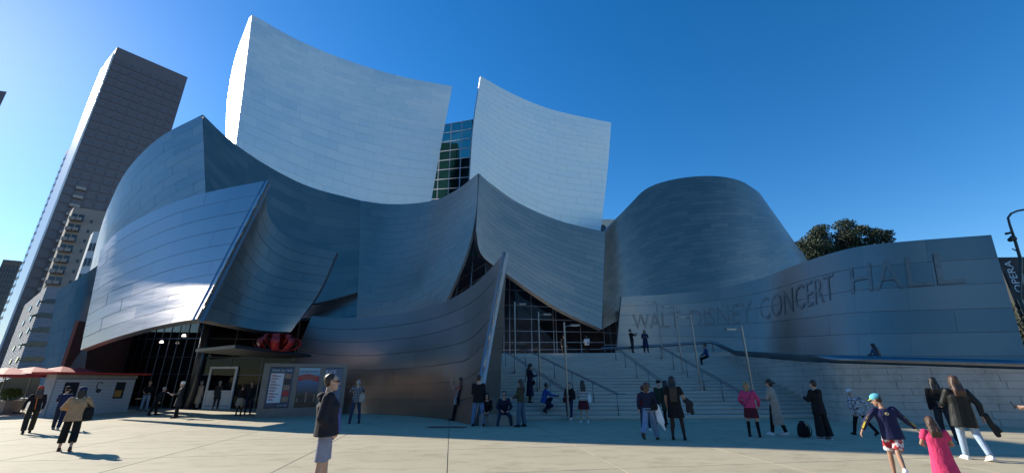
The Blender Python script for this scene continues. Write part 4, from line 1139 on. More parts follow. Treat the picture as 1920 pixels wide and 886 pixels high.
C = dict(black=(.010, .010, .012), navy=(.012, .018, .045), dnavy=(.015, .025, .07), jeans=(.10, .17, .29), ljeans=(.24, .34, .48), djeans=(.025, .04, .08), tan=(.36, .23, .13), white=(.72, .72, .72),
         olive=(.055, .05, .03), dolive=(.03, .028, .018), grey=(.20, .20, .22), beige=(.40, .34, .28), maroon=(.09, .012, .022), pink=(.62, .045, .16), hot=(.72, .06, .15), blue=(.03, .09, .33),
         red=(.50, .05, .03), ltblue=(.30, .42, .60), khaki=(.30, .26, .20), char=(.03, .03, .035), green=(.02, .035, .025), shorts=(.26, .26, .33), tee=(.07, .08, .26), brown=(.10, .05, .03), cap=(.15, .52, .62), yellow=(.60, .62, .06), hoodie=(.018, .018, .026))
def cl(k): return cloth('cloth_' + k, C[k])
HB = hairm('hair_black', (.010, .008, .008)); HD = hairm('hair_dark_brown', (.03, .017, .012)); HBR = hairm('hair_brown', (.075, .036, .02)); HBL = hairm('hair_blond', (.28, .19, .09)); HG = hairm('hair_grey', (.35, .34, .33))
BLK = plain('black_plastic', (.012, .012, .014), .25)
WHS = plain('white_rubber', (.70, .70, .70), .6)

def capsule(m, a, b, ra, rb, n=10, k=3, flat=False):
    a, b = Vector(a), Vector(b); d = b - a
    if d.length < 1e-6: d = Vector((0, 0, 1e-4))
    t = d.normalized(); pts, rs = [], []
    for i in range(k):
        th = math.pi / 2 * (1 - i / k); pts.append(a - t * ra * math.sin(th)); rs.append(max(ra * math.cos(th), ra * .05))
    pts.append(a); rs.append(ra); pts.append(b); rs.append(rb)
    for i in range(1, 1 if flat else k + 1):
        th = math.pi / 2 * i / k; pts.append(b + t * rb * math.sin(th)); rs.append(max(rb * math.cos(th), rb * .05))
    m.tube(pts, rs, n)
def loft(m, rings, n=16, M=None, cap=True):
    """rings: (centre, rx, ry, frame 3x3 with x,y axes)"""
    base = len(m.v)
    for c, rx, ry, fr in rings:
        for i in range(n):
            a = 2 * math.pi * i / n; m.v.append(tuple(Vector(c) + fr @ Vector((rx * math.cos(a), ry * math.sin(a), 0))))
    for j in range(len(rings) - 1):
        for i in range(n):
            a = base + j * n + i; b = base + j * n + (i + 1) % n; m.f.append((a, b, b + n, a + n))
    if cap:
        m.f.append(tuple(base + i for i in range(n - 1, -1, -1))); e = base + (len(rings) - 1) * n; m.f.append(tuple(e + i for i in range(n)))
def ell(m, c, r, fr=None, n=14, k=8):
    fr = fr or Matrix.Identity(3); rg_ = []
    for j in range(k + 1):
        th = math.pi * (j / k) - math.pi / 2; s_ = max(math.cos(th), .03)
        rg_.append((Vector(c) + fr @ Vector((0, 0, r[2] * math.sin(th))), r[0] * s_, r[1] * s_, fr))
    loft(m, rg_, n)
def job(m, name, mat, parent, vox=.016, smooth=3, label=None):
    o = bpy.data.objects.new('tmp', m.mesh('tmp')); COL.objects.link(o)
    md = o.modifiers.new('r', 'REMESH'); md.mode = 'VOXEL'; md.voxel_size = vox; md.use_smooth_shade = True
    sm = o.modifiers.new('s', 'SMOOTH'); sm.factor = .5; sm.iterations = smooth
    JOBS.append((o, name, mat, parent, label))
def flush_jobs():
    dg = bpy.context.evaluated_depsgraph_get(); dg.update(); res = []
    for o, name, mat, par, label in JOBS:
        me = bpy.data.meshes.new_from_object(o.evaluated_get(dg)); res.append(me)
    for (o, name, mat, par, label), me in zip(JOBS, res):
        d = o.data; bpy.data.objects.remove(o); bpy.data.meshes.remove(d)
        me.materials.clear(); me.shade_smooth(); me.name = name
        link(name, me, mat, par, label=label)

def rotx(a): return Matrix.Rotation(a, 3, 'X')
def person(u, vf, vt, face, label, loc=None, H=None, sk=SK1, lean=0, side=0, arms=None, legs=None, top=('black', 1.0), topm=None, hem=.0, bottom=('trousers', 'black', 1.0), botm=None,
           shoes='black', hair=('short', HD), hat=None, headyaw=0, headpitch=0, vox=.014, eyes=False, glasses=False, sit=None, extra=None, loose=1.0, wide=1.0, hood=False, neck=False, group=None, boots=None, sole=True):
    b = Vector(loc) if loc is not None else (stair_at(u, vf) if vf < 786 and 936 < u < 1400 else G(u, vf))
    if H is None:
        z = b.z
        for k in range(300):
            z += .01
            if proj((b.x, b.y, z))[1] < vt: break
        H = min(max((z - b.z), 1.42), 1.93) if sit is None else 1.7
    s = H / 1.75
    r = empty('person', b, -R(face) - math.atan2(b.x, b.y), label=label, cat='person', group=group)
    r.scale = (s, s, s)
    rl = (legs or [(4, 2, 4), (-4, 3, 4)])       # (swing, knee bend, out) left then right
    ra = (arms or [((0, 8), (12, -2)), ((0, 8), (12, -2))])   # ((swing,out),(forearm swing,in)) left, right
    # legs: compute with pelvis at origin then lift
    def legpts(i):
        sg = -1 if i == 0 else 1; sw, kb, ou = rl[i]
        h = Vector((sg * .092, 0, -.03))
        t = Vector((sg * math.sin(R(ou)) , math.sin(R(sw)), -math.cos(R(sw)))).normalized()
        k = h + t * .425
        a = sw - kb; t2 = Vector((sg * math.sin(R(ou)) * .6, math.sin(R(a)), -math.cos(R(a)))).normalized()
        an = k + t2 * .41
        return h, k, an, a
    L = [legpts(0), legpts(1)]
    low = min(p[2].z for p in L) - .085
    pz = -low if sit is None else sit
    up_ = Vector((0, 0, pz))
    if len(rl) > 2: pass
    TM = Matrix.Rotation(R(side), 3, 'Y') @ rotx(-R(lean))
    def T(x, y, z): return up_ + TM @ Vector((x, y, z))
    HM = TM @ Matrix.Rotation(-R(headyaw), 3, 'Z') @ rotx(-R(headpitch) + R(lean) * .5)
    nb = T(0, -.01, .50); hc = nb + HM @ Vector((0, .025, .165))
    # arms
    AR = []
    for i in range(2):
        sg = -1 if i == 0 else 1; (sw, ou), (fs, fi) = ra[i]
        shp = T(sg * .175, -.005, .445)
        d1 = TM @ Vector((sg * math.sin(R(ou)), math.sin(R(sw)) * math.cos(R(ou)), -math.cos(R(sw)) * math.cos(R(ou))))
        el = shp + d1 * .285
        d2 = TM @ Vector((-sg * math.sin(R(fi)), math.sin(R(fs)) * math.cos(R(fi)), -math.cos(R(fs)) * math.cos(R(fi))))
        wr = el + d2 * .25
        AR.append((shp, el, wr, d2, sg))
    covered = top is not None
    # ---- body, one continuous skin
    m = MB(); I3 = TM
    q = .93
    loft(m, [(T(0, 0, -.09), .13 * q, .09 * q, I3), (T(0, 0, 0), .165 * q, .105 * q, I3), (T(0, 0, .12), .135 * q, .09 * q, I3), (T(0, .0, .28), .15 * q, .10 * q, I3), (T(0, 0, .40), .165 * q, .095 * q, I3), (T(0, -.005, .465), .12 * q, .07 * q, I3), (T(0, -.01, .50), .06, .055, I3)], 16)
    capsule(m, T(0, -.012, .47), hc - HM @ Vector((0, .015, .06)), .054, .05)
    ell(m, hc + HM @ Vector((0, -.012, .03)), (.079, .097, .094), HM); ell(m, hc + HM @ Vector((0, .022, -.045)), (.060, .069, .078), HM)
    capsule(m, hc + HM @ Vector((0, .072, -.098)), hc + HM @ Vector((0, .05, -.10)), .022, .024, 8)       # chin
    capsule(m, hc + HM @ Vector((0, .082, .022)), hc + HM @ Vector((0, .107, -.022)), .010, .015, 8)       # nose
    capsule(m, hc + HM @ Vector((-.018, .084, -.062)), hc + HM @ Vector((.018, .084, -.062)), .011, .011, 6)  # lips
    capsule(m, hc + HM @ Vector((-.035, .074, .038)), hc + HM @ Vector((.035, .074, .038)), .014, .014, 6)  # brow
    for sg in (-1, 1): ell(m, hc + HM @ Vector((sg * .082, -.004, -.005)), (.012, .020, .032), HM, 8, 5)
    for i, (h, k, an, a) in enumerate(L):
        h, k, an = h + up_, k + up_, an + up_
        capsule(m, h, lerp(h, k, .5), .078, .068); capsule(m, lerp(h, k, .5), k, .068, .050); capsule(m, k, lerp(k, an, .4), .048, .050); capsule(m, lerp(k, an, .4), an, .050, .033)
        capsule(m, an, an + Vector((0, .12, -.05)), .032, .024)
    for (sh, el, wr, d2, sg) in AR:
        capsule(m, T(sg * .11, -.005, .44), sh, .05, .052); capsule(m, sh, el, .047, .038); capsule(m, el, lerp(el, wr, .35), .038, .038); capsule(m, lerp(el, wr, .35), wr, .038, .025)
        x = (TM @ Vector((1, 0, 0))); x = (x - d2 * x.dot(d2)).normalized(); y = d2.cross(x)        # y: palm normal
        # palm: flat, fingers along d2, spread along w
        w_ = y; nrm = x * -sg
        pc_ = wr + d2 * .045
        for k in (-1.2, 0, 1.2): capsule(m, wr + w_ * k * .011, wr + d2 * .085 + w_ * k * .020, .016, .014, 6, 2)
        for k, ln in ((-1.5, .060), (-.5, .072), (.5, .068), (1.5, .052)):
            p0 = wr + d2 * .088 + w_ * k * .019; p1 = p0 + (d2 * .9 + nrm * .45).normalized() * ln * .5; p2 = p1 + (d2 * .6 + nrm * .8).normalized() * ln * .5
            capsule(m, p0, p1, .0095, .009, 6, 2); capsule(m, p1, p2, .009, .008, 6, 2)
        fwd = w_ if w_.dot(TM @ Vector((0, 1, 0))) > 0 or abs(w_.y) < .2 else -w_
        t0 = wr + d2 * .025 + fwd * .024; t1 = t0 + (d2 * .6 + fwd * .7).normalized() * .035; capsule(m, t0, t1, .012, .011, 6, 2); capsule(m, t1, t1 + (d2 * .9 + fwd * .1 + nrm * .3).normalized() * .028, .010, .009, 6, 2)
    job(m, 'body', sk, r, vox * .8 if vox < .013 else .0125, 2)
    # ---- top
    def put(m, name, mat, v=None, sm=3, lab=None): job(m, name, mat, r, v or vox, sm, lab)
    if top:
        key, sl_ = top; m = MB(); lo = loose
        hz = -.06 - hem
        fl = 1 + hem * .45
        rgs = [(T(0, .0, .47), .10, .075, I3), (T(0, 0, .43), .182, .105, I3), (T(0, .0, .33), .180 * lo, .122 * lo, I3), (T(0, 0, .18), .162 * lo, .112 * lo, I3), (T(0, 0, .06), .172 * lo, .118 * lo, I3)]
        if hem > .25:   # long coat hangs straight down
            D = Vector((0, 0, -1))
            rgs += [(T(0, 0, -.04), .188 * lo, .132 * lo, I3)]
            p = T(0, 0, -.04)
            for k in range(1, 4): rgs.append((p + D * (hem - .0) * k / 3, (.188 + .045 * k / 3) * lo, (.132 + .05 * k / 3) * lo, Matrix.Identity(3)))
        else:
            rgs += [(T(0, 0, hz), .180 * lo * fl, .126 * lo * fl, I3)]
        loft(m, rgs[::-1], 18)
        for i, (sh, el, wr, d2, sg) in enumerate(AR):
            capsule(m, T(sg * .10, -.005, .43), sh, .062, .066)
            if sl_ <= .5: capsule(m, sh, lerp(sh, el, sl_ * 2), .064 * lo, .060 * lo, flat=True)
            else:
                capsule(m, sh, el, .064 * lo, .053 * lo); capsule(m, el, lerp(el, wr, (sl_ - .5) * 2), .053 * lo, .041 * lo, flat=True)
        if hood: ell(m, T(0, -.10, .47), (.115, .075, .06), TM)
        put(m, 'top' if hem < .25 else 'coat', topm or cl(key))
    kind, key, ln = bottom
    m = MB()
    if kind in ('trousers', 'shorts'):
        loft(m, [(T(0, 0, .07), .155, .108, I3), (T(0, 0, 0), .178, .125, I3), (T(0, 0, -.08), .172, .118, I3)][::-1], 16)
        for i, (h, k, an, a) in enumerate(L):
            h, k, an = h + up_, k + up_, an + up_
            wk = wide
            if ln <= .5: capsule(m, h, lerp(h, k, ln * 2), .100, .088 * wk, 14, flat=True)
            else:
                capsule(m, h, k, .094, .070 * wk); capsule(m, k, lerp(k, an, (ln - .5) * 2), .069 * wk, .055 * wk * (1 + (wk - 1) * .8), 12, flat=True)
    elif kind == 'skirt':
        D = Vector((0, 0, -1)); p = T(0, 0, .0)
        kx = (L[0][1] + L[1][1]) * .5 + up_
        off = Vector((0, (kx.y - p.y) * .6 * ln, 0))
        loft(m, [(T(0, 0, .10), .145, .10, I3), (p, .182, .13, Matrix.Identity(3)), (p + D * ln * .5 + off * .5, .20 + .03 * wide, .155, Matrix.Identity(3)), (p + D * ln + off, .205 + .06 * wide, .175 + .03 * wide, Matrix.Identity(3))][::-1], 20)
    put(m, kind, botm or cl(key))
    if boots:
        m = MB()
        for (h, k, an, a) in L: capsule(m, lerp(k, an, .12) + up_, an + up_, .060, .044)
        put(m, 'boot_shaft', cl(boots))
    # ---- shoes
    for i, (h, k, an, a) in enumerate(L):
        an = an + up_; m = MB(); fr = rotx(R(min(max(a, -50), 30)) * .6) if sit is None else rotx(0)
        f0 = an + fr @ Vector((0, -.035, -.045)); f1 = an + fr @ Vector((0, .15, -.058))
        capsule(m, f0, f1, .040, .030); capsule(m, an + fr @ Vector((0, 0, -.01)), an + fr @ Vector((0, .05, -.045)), .042, .036); capsule(m, f0 + fr @ Vector((0, .03, -.0)), an + fr @ Vector((0, .10, -.05)), .042, .040)
        put(m, 'shoe', cl(shoes) if shoes != 'white' else WHS, .011, 2)
        if sole:
            m = MB(); m.box(an + fr @ Vector((0, .055, -.080)), (.078, .27, .018), M=fr); m.build('sole', WHS if shoes in ('white', 'jeans', 'grey', 'olive') else BLK, r)
    # ---- hair
    if hair:
        kd, hm = hair; m = MB()
        if kd == 'short': ell(m, hc + HM @ Vector((0, -.030, .046)), (.088, .100, .097), HM); ell(m, hc + HM @ Vector((0, -.052, .0)), (.080, .067, .076), HM)
        elif kd == 'buzz': ell(m, hc + HM @ Vector((0, -.030, .043)), (.085, .096, .092), HM); ell(m, hc + HM @ Vector((0, -.050, .0)), (.078, .062, .074), HM)
        else:
            ell(m, hc + HM @ Vector((0, -.022, .038)), (.097, .107, .103), HM); ell(m, hc + HM @ Vector((0, -.060, -.02)), (.098, .070, .105), HM)
            ll = dict(bob=.12, shoulder=.22, long=.38, xlong=.50, tail=.0, bun=.0).get(kd, .2)
            if ll:
                p0 = hc + HM @ Vector((0, -.055, -.03)); bkd = TM @ Vector((0, -1, 0))
                for dx in (-.05, -.02, .02, .05):
                    p1 = T(dx * 1.3, -.115 - .01 * loose, .43) if ll > .15 else p0 + Vector((0, 0, -.1)); p1 = lerp(p1, p0 + HM @ Vector((dx, -.03, -.12)), .4)
                    p2 = p1 + TM @ Vector((dx * .3, -.015, -(ll - .12)))
                    capsule(m, p0 + HM @ Vector((dx, 0, 0)), p1, .056, .058); capsule(m, p1, p2, .058, .030)
                for sg in (-1, 1): capsule(m, hc + HM @ Vector((sg * .07, -.015, 0)), hc + HM @ Vector((sg * .082, -.02, -.11)), .030, .028)
            if kd == 'tail': capsule(m, hc + HM @ Vector((0, -.11, .03)), hc + HM @ Vector((0, -.21, -.02)), .028, .018)
            if kd == 'bun': ell(m, hc + HM @ Vector((0, -.12, .05)), (.04, .04, .04), HM)
        put(m, 'hair', hm, .011 if vox < .013 else .013, 2)
    if hat:
        kd, hk = hat; m = MB(); hmat = cl(hk) if isinstance(hk, str) else hk
        if kd == 'cap':
            ell(m, hc + HM @ Vector((0, -.015, .058)), (.100, .112, .088), HM)
            put(m, 'hat', hmat, .011, 2)
            m = MB(); n = 10; vv = []
            for k in range(n + 1):
                a = math.pi * k / n; 
                for rr in (1.0, 1.0 + .75 * math.sin(a) ** .6):
                    for e in (0, .008): vv.append(hc + HM @ Vector((.088 * math.cos(a) * (1 if rr == 1 else .92), .085 * math.sin(a) * rr, .050 + e - (.012 if rr > 1 else 0))))
            f = []
            for k in range(n):
                a = 4 * k; b_ = a + 4; f += [(a, b_, b_ + 2, a + 2), (a + 1, a + 3, b_ + 3, b_ + 1), (a + 2, b_ + 2, b_ + 3, a + 3)]
            m.add(vv, f); m.build('brim', cl('yellow') if hk == 'cap' else hmat, r)
        else:
            ell(m, hc + HM @ Vector((0, -.018, .062)), (.099, .111, .097), HM); put(m, 'beanie', hmat, .011, 2)
    if glasses:
        m = MB()
        for sg in (-1, 1): m.box(hc + HM @ Vector((sg * .033, .094, .012)), (.052, .012, .034), M=HM); m.box(hc + HM @ Vector((sg * .079, .045, .018)), (.006, .10, .010), M=HM)
        m.box(hc + HM @ Vector((0, .098, .018)), (.02, .008, .008), M=HM); m.build('sunglasses', BLK, r)
    elif eyes:
        for sg in (-1, 1): e_ = MB(); ell(e_, hc + HM @ Vector((sg * .030, .083, .012)), (.013, .009, .008), HM, 8, 5); e_.build('eye', BLK, r, smooth=True)
    if eyes or glasses:
        e_ = MB(); capsule(e_, hc + HM @ Vector((-.018, .094, -.060)), hc + HM @ Vector((.018, .094, -.060)), .0045, .0045, 6, 2); e_.build('mouth', plain('lip_tone', (.30, .10, .09), .5), r)
    info = dict(r=r, T=T, TM=TM, AR=AR, hc=hc, HM=HM, put=put, L=L, up=up_, s=s, base=b)
    if extra: extra(info)
    return info
def world(i, p):
    return i['r'].matrix_basis @ Vector(p)
def thing_at(name, i, p, label, cat, build, rz=None):
    """a carried thing stays top-level: built in the carrier's frame at p"""
    rt = i['r']; Rz = Matrix.Rotation(rt.rotation_euler.z, 3, 'Z')
    w_ = rt.location + (Rz @ Vector(p)) * i['s']
    o = empty(name, w_, rt.rotation_euler.z, label=label, cat=cat); build(o); return o
def phone(i, h, label, ang=60):
    sh, el, wr, d2, sg = i['AR'][h]
    def bld(o): MB().box((0, 0, 0), (.075, .010, .15), M=rotx(R(-15))).build('case', BLK, o); MB().box((0, -.0065, .002), (.066, .002, .135), M=rotx(R(-15))).build('screen', plain('phone_screen', (.05, .07, .10), .1), o)
    return thing_at('phone', i, wr + d2 * .12 + Vector((0, .02, .03)), label, 'phone', bld)
def bag(i, p, dims, mat, label, strap=True, to=None):
    def bld(o):
        m = MB(); w_, d_, h_ = dims; fr = Matrix.Identity(3)
        loft(m, [((0, 0, -h_ / 2), w_ * .42, d_ * .42, fr), ((0, 0, -h_ * .42), w_ * .5, d_ * .5, fr), ((0, 0, 0), w_ * .52, d_ * .55, fr), ((0, 0, h_ * .35), w_ * .46, d_ * .42, fr), ((0, 0, h_ / 2), w_ * .36, d_ * .22, fr)], 12)
        job(m, 'bag_body', mat, o, .014, 2)
        if strap:
            t = Vector(to if to is not None else (0, 0, .5)) - Vector(p)
            MB().tube([(-w_ * .3, 0, h_ * .4), t * .5 + Vector((-.03, .03, 0)), t, t * .5 + Vector((.03, -.03, 0)), (w_ * .3, 0, h_ * .4)], .012, 6).build('strap', mat, o)
    return thing_at('bag', i, p, label, 'bag', bld)
HANG = [((0, 6), (8, 0)), ((0, 6), (8, 0))]
WALK = [((25, 8), (40, 0)), ((-22, 8), (-5, 0))]
PHONE2 = [((25, 10), (105, 25)), ((25, 10), (105, 25))]
WL1 = [(18, 5, 3), (-10, 18, 3)]; WL2 = [(-10, 20, 3), (17, 3, 3)]

person(48, 812, 722, -8, 'person walking in a black sweater, olive trousers and red cap near the planter', arms=[((-14, 24), (4, 0)), ((10, 14), (20, 0))], legs=WL2, top=('black', .98), hem=.04, bottom=('trousers', 'dolive', .97), wide=1.25, hair=('shoulder', HBR), hat=('beanie', 'red'), shoes='black',
       extra=lambda i: thing_at('shoulder_strap', i, i['T'](-.02, -.13, .2), 'thin orange bag strap down the back of the person in the red cap', 'strap', lambda o: MB().tube([(-.02, 0, .24), (0, -.015, .02), (.02, -.01, -.24)], .012, 6).build('webbing', plain('orange_strap', (.6, .14, .03), .6), o)))
person(103, 805, 722, 12, 'person in navy with a black cap walking just behind the tan jacket', arms=[((30, 12), (80, 10)), ((20, 10), (60, 0))], legs=WL1, top=('dnavy', .5), hem=.05, bottom=('trousers', 'navy', 1.0), hair=('short', HB), hat=('cap', 'black'), shoes='grey', wide=1.1)
i_ = person(120, 845, 724, 8, 'person in a tan jacket, blue cap and black cropped trousers walking away', arms=[((18, 30), (80, 20)), ((22, 26), (95, 15))], legs=[(10, 4, 4), (-10, 12, 4)], top=('tan', .95), loose=1.22, hem=.08, bottom=('trousers', 'black', .84), wide=1.35, hair=('bob', HB), hat=('cap', 'dnavy'), shoes='brown', sk=SK1, vox=.012)
bag(i_, (.25, -.02, .98), (.26, .14, .34), cl('black'), 'large black shoulder bag on the person in the tan jacket', to=i_['T'](.13, -.02, .50))
person(268, 770, 713, 185, 'person in a dark top and pale jeans in the shade beside the booth', top=('black', 1), bottom=('trousers', 'ljeans', 1), hair=('short', HD), vox=.018, arms=[((10, 8), (70, 20)), ((10, 8), (70, 20))])
person(286, 778, 722, 78, 'grey-haired person in black bending forward beside the shop glazing', lean=28, top=('black', 1), bottom=('trousers', 'black', 1), wide=1.2, hair=('short', HG), vox=.018, arms=[((30, 8), (30, 0)), ((20, 8), (20, 0))], legs=[(14, 6, 4), (-14, 6, 4)])
person(328, 783, 715, 262, 'person in a white beanie and long black coat reading papers', top=('char', 1), hem=.35, bottom=('trousers', 'black', 1), hair=('short', HG), hat=('beanie', 'white'), vox=.016, arms=[((15, 8), (90, 20)), ((15, 8), (95, 20))],
       extra=lambda i: thing_at('papers', i, (0, .42, 1.16), 'sheaf of white papers held by the person in the white beanie', 'papers', lambda o: MB().box((0, 0, 0), (.24, .30, .012), M=rotx(R(30))).build('sheet', WHS, o)))
person(368, 766, 713, 55, 'person in a long beige coat and pale hat by the shop door', top=('beige', 1), hem=.58, bottom=('trousers', 'beige', 1), hair=('short', HG), hat=('beanie', 'grey'), vox=.018)
person(403, 766, 713, 20, 'grey-haired person in a dark coat looking into the shop door', top=('char', 1), hem=.3, bottom=('trousers', 'char', 1), hair=('short', HG), vox=.018)
person(446, 779, 719, 20, 'person in a black jacket, pale skirt and tan boots near the poster stand', top=('black', 1), bottom=('skirt', 'khaki', .38), boots='brown', shoes='brown', hair=('short', HBR), vox=.018, arms=[((20, 8), (110, 20)), ((0, 8), (10, 0))])
person(463, 777, 714, 190, 'person in a dark jacket and blue jeans facing the plaza near the poster stand', top=('char', 1), bottom=('trousers', 'djeans', 1), hair=('short', HD), vox=.018, eyes=True)

# foreground man
fm = P(613, 800, 7.0); fmx = fm.x
mi = person(612, 0, 0, 88, 'man in a black hoodie, grey shorts and sunglasses standing close in front, hand in pocket', loc=(fmx, 7.0, 0), H=1.80, sk=SK1, lean=-3, arms=[((-12, 12), (26, 12)), ((-16, 14), (36, 18))], legs=[(5, 3, 3), (-5, 1, 3)],
       top=('hoodie', .97), loose=1.42, hem=.02, hood=True, bottom=('shorts', 'shorts', .46), wide=.98, hair=('buzz', HD), glasses=True, headpitch=2, shoes='grey', vox=.0095)
def tee(i):
    m = MB(); T = i['T']
    loft(m, [(T(0, .095, -.06), .12, .095, i['TM']), (T(0, .10, .1), .12, .088, i['TM']), (T(0, .095, .30), .12, .082, i['TM']), (T(0, .05, .42), .09, .07, i['TM'])], 14); i['put'](m, 'tee_shirt', cl('tee'), .011)
    m = MB(); capsule(m, T(-.07, -.03, .475), T(-.09, -.10, .44), .032, .035); capsule(m, T(.07, -.03, .475), T(.09, -.10, .44), .032, .035); capsule(m, T(-.09, -.11, .43), T(.09, -.11, .43), .04, .04); i['put'](m, 'hood_fold', cl('hoodie'), .010)
tee(mi)
PL = cloth('plaid_shirt', (.035, .035, .045), pat='plaid', c2=(.42, .42, .44), scale=5)
pi_ = person(664, 793, 711, -6, 'man in a plaid shirt and jeans photographing the low steel sail', arms=[((60, 22), (150, 30)), ((60, 22), (150, 30))], topm=PL, hem=.05, bottom=('trousers', 'djeans', 1), hair=('buzz', HG), legs=[(3, 2, 8), (-2, 3, 8)], vox=.013)
bag(pi_, (.20, -.10, 1.0), (.26, .16, .34), cl('beige'), 'beige shoulder bag on the man in the plaid shirt', to=pi_['T'](.12, -.02, .49))
a_ = person(858, 788, 706, -75, 'woman with raised hand leaning back against the pointed steel sail', lean=-7, sk=SK1, arms=[((60, 6), (160, 0)), ((0, 10), (15, 0))], topm=cloth('pink_blouse', (.42, .17, .15)), top=('pink', .35), bottom=('trousers', 'black', 1), hair=('shoulder', HBR), legs=[(14, 4, 4), (6, 6, 4)], vox=.012)
m = MB(); T = a_['T']; loft(m, [(T(0, -.02, -.08), .19, .13, a_['TM']), (T(0, -.02, .2), .172, .12, a_['TM']), (T(0, -.03, .36), .16, .10, a_['TM'])], 14); a_['put'](m, 'waistcoat', cl('black'))
bag(a_, (-.26, .05, .78), (.24, .12, .30), cloth('checked_bag', (.5, .5, .5), pat='plaid', c2=(.03, .03, .03), scale=14), 'black and white patterned bag hanging from the leaning woman', to=a_['T'](-.14, .0, .46))
person(896, 798, 697, 8, 'man in a black sweater and blue jeans standing back to us by the sail', arms=[((8, 8), (60, 20)), ((4, 10), (30, 6))], top=('black', 1), loose=1.12, hem=.10, bottom=('trousers', 'jeans', 1), hair=('short', HD), legs=[(2, 2, 9), (-2, 2, 9)], wide=1.15, vox=.012)
LEDGE = empty('stone_ledge', G(922, 797), label='low stone block in front of the sail tip where two people sit', cat='step')
lc = G(926, 797); MB().box((0.15, .15, .19), (1.5, .4, .38)).build('ledge_block', STONE, LEDGE); LEDGE.location = (lc.x, lc.y, 0)
SITL = [(80, 84, 8), (84, 80, 10)]
person(0, 0, 0, 182, 'seated person in pale trousers mostly hidden behind the man in the black sweater', loc=(lc.x - .30, lc.y + .12, 0), sit=.50, H=1.7, lean=18, legs=SITL, arms=[((40, 6), (75, 25)), ((40, 6), (75, 25))], top=('black', 1), bottom=('trousers', 'grey', 1), hair=('shoulder', HD), shoes='white', vox=.013)
person(0, 0, 0, 172, 'man in a dark jacket and sunglasses seated low beside the pointed sail', loc=(lc.x + .38, lc.y + .16, 0), sit=.50, H=1.78, lean=20, legs=[(74, 86, 16), (78, 82, 18)], arms=[((35, 22), (80, 30)), ((35, 22), (80, 30))], top=('navy', 1), loose=1.1, bottom=('trousers', 'djeans', 1), hair=('short', HD), glasses=True, shoes='grey', vox=.012)
person(977, 799, 710, -62, 'woman in an olive jacket and wide blue-grey jeans looking left', arms=[((14, 10), (70, 20)), ((14, 8), (75, 20))], top=('olive', 1), loose=1.1, bottom=('trousers', 'jeans', 1), botm=cloth('slate_jeans', (.07, .11, .16)), wide=1.3, hair=('shoulder', HD), glasses=True, vox=.012, shoes='black')
pw = person(994, 750, 680, 72, 'woman in a long navy coat standing on the stairs looking at her phone', arms=PHONE2, top=('navy', 1), hem=.62, bottom=('trousers', 'black', 1), hair=('long', HB), legs=[(6, 4, 3), (-4, 2, 3)], vox=.013, headpitch=16)
phone(pw, 1, 'phone held by the woman in the long navy coat')
bag(pw, (.22, .12, .86), (.26, .12, .20), cl('black'), 'small black handbag of the woman in the long navy coat', to=pw['T'](.12, 0, .46))
cr_ = person(1020, 771, 0, 82, 'man in a blue jacket crouching on the stairs and taking a picture', H=1.76, legs=[(104, 138, 8), (62, 128, 10)], lean=14, arms=[((62, 6), (92, 4)), ((62, 6), (95, 4))], top=('blue', 1), loose=1.1, hem=.06, bottom=('trousers', 'navy', 1), hair=('buzz', HB), sk=SK3, shoes='black', vox=.013)
phone(cr_, 1, 'phone held out by the crouching man in the blue jacket')
bo = person(1070, 786, 716, 205, 'boy in a black jacket leaning by the thick lamp post', arms=[((25, 10), (80, 20)), ((20, 10), (80, 20))], top=('black', 1), loose=1.1, bottom=('trousers', 'dnavy', 1), hair=('short', HB), legs=[(16, 4, 4), (4, 4, 4)], shoes='white', eyes=True, vox=.013)
bag(bo, (.22, .10, .92), (.2, .12, .26), cl('maroon'), 'dark red bag hanging beside the boy at the lamp post', to=bo['T'](.12, 0, .46)); bag(bo, (-.05, -.2, 1.15), (.34, .2, .42), cl('black'), 'black backpack on the boy at the lamp post', strap=False)
st_ = person(1096, 792, 712, -8, 'woman in a black and white striped sweater and maroon skirt, back to us', arms=[((8, 14), (60, 20)), ((8, 14), (40, 8))], topm=cloth('striped_knit', (.012, .012, .014), pat='stripe', c2=(.62, .62, .60), scale=5.2), loose=1.15, bottom=('skirt', 'maroon', .40), wide=1.0, hair=('shoulder', HD), shoes='white', vox=.012)
bag(st_, (.27, -.03, .98), (.16, .08, .32), WHS, 'white carrier bag on the arm of the woman in stripes', to=st_['T'](.16, 0, .44))
# terrace people
person(0, 0, 0, 200, 'man in a white shirt standing behind the terrace rail', loc=(P(1101, 650, 34).x, 34, TZ), H=1.55, top=('white', .6), loose=1.15, bottom=('trousers', 'black', 1), hair=('short', HB), sk=SK3, vox=.016, arms=[((15, 12), (70, 20)), ((15, 12), (70, 20))])
person(0, 0, 0, 170, 'dim figure in dark clothes in front of the entrance doors', loc=(P(1058, 650, 35.5).x, 35.5, TZ), H=1.75, top=('char', 1), bottom=('trousers', 'char', 1), hair=('short', HD), vox=.018)
person(0, 0, 0, 60, 'person in black with raised hands at the head of the stairs', loc=(P(1186, 650, 31.35).x, 31.35, TZ), H=1.72, lean=-8, top=('black', 1), bottom=('trousers', 'char', 1), hair=('short', HB), sk=SK2, vox=.015, arms=[((50, 10), (130, 10)), ((45, 10), (125, 10))])
person(0, 0, 0, 175, 'woman in a long dark blue coat at the head of the stairs', loc=(P(1211, 650, 31.35).x, 31.35, TZ), H=1.65, top=('dnavy', 1), hem=.45, bottom=('trousers', 'navy', 1), hair=('shoulder', HB), sk=SK2, vox=.016, arms=[((15, 12), (95, 25)), ((15, 12), (95, 25))])
sp_ = stair_at(1328, 680)
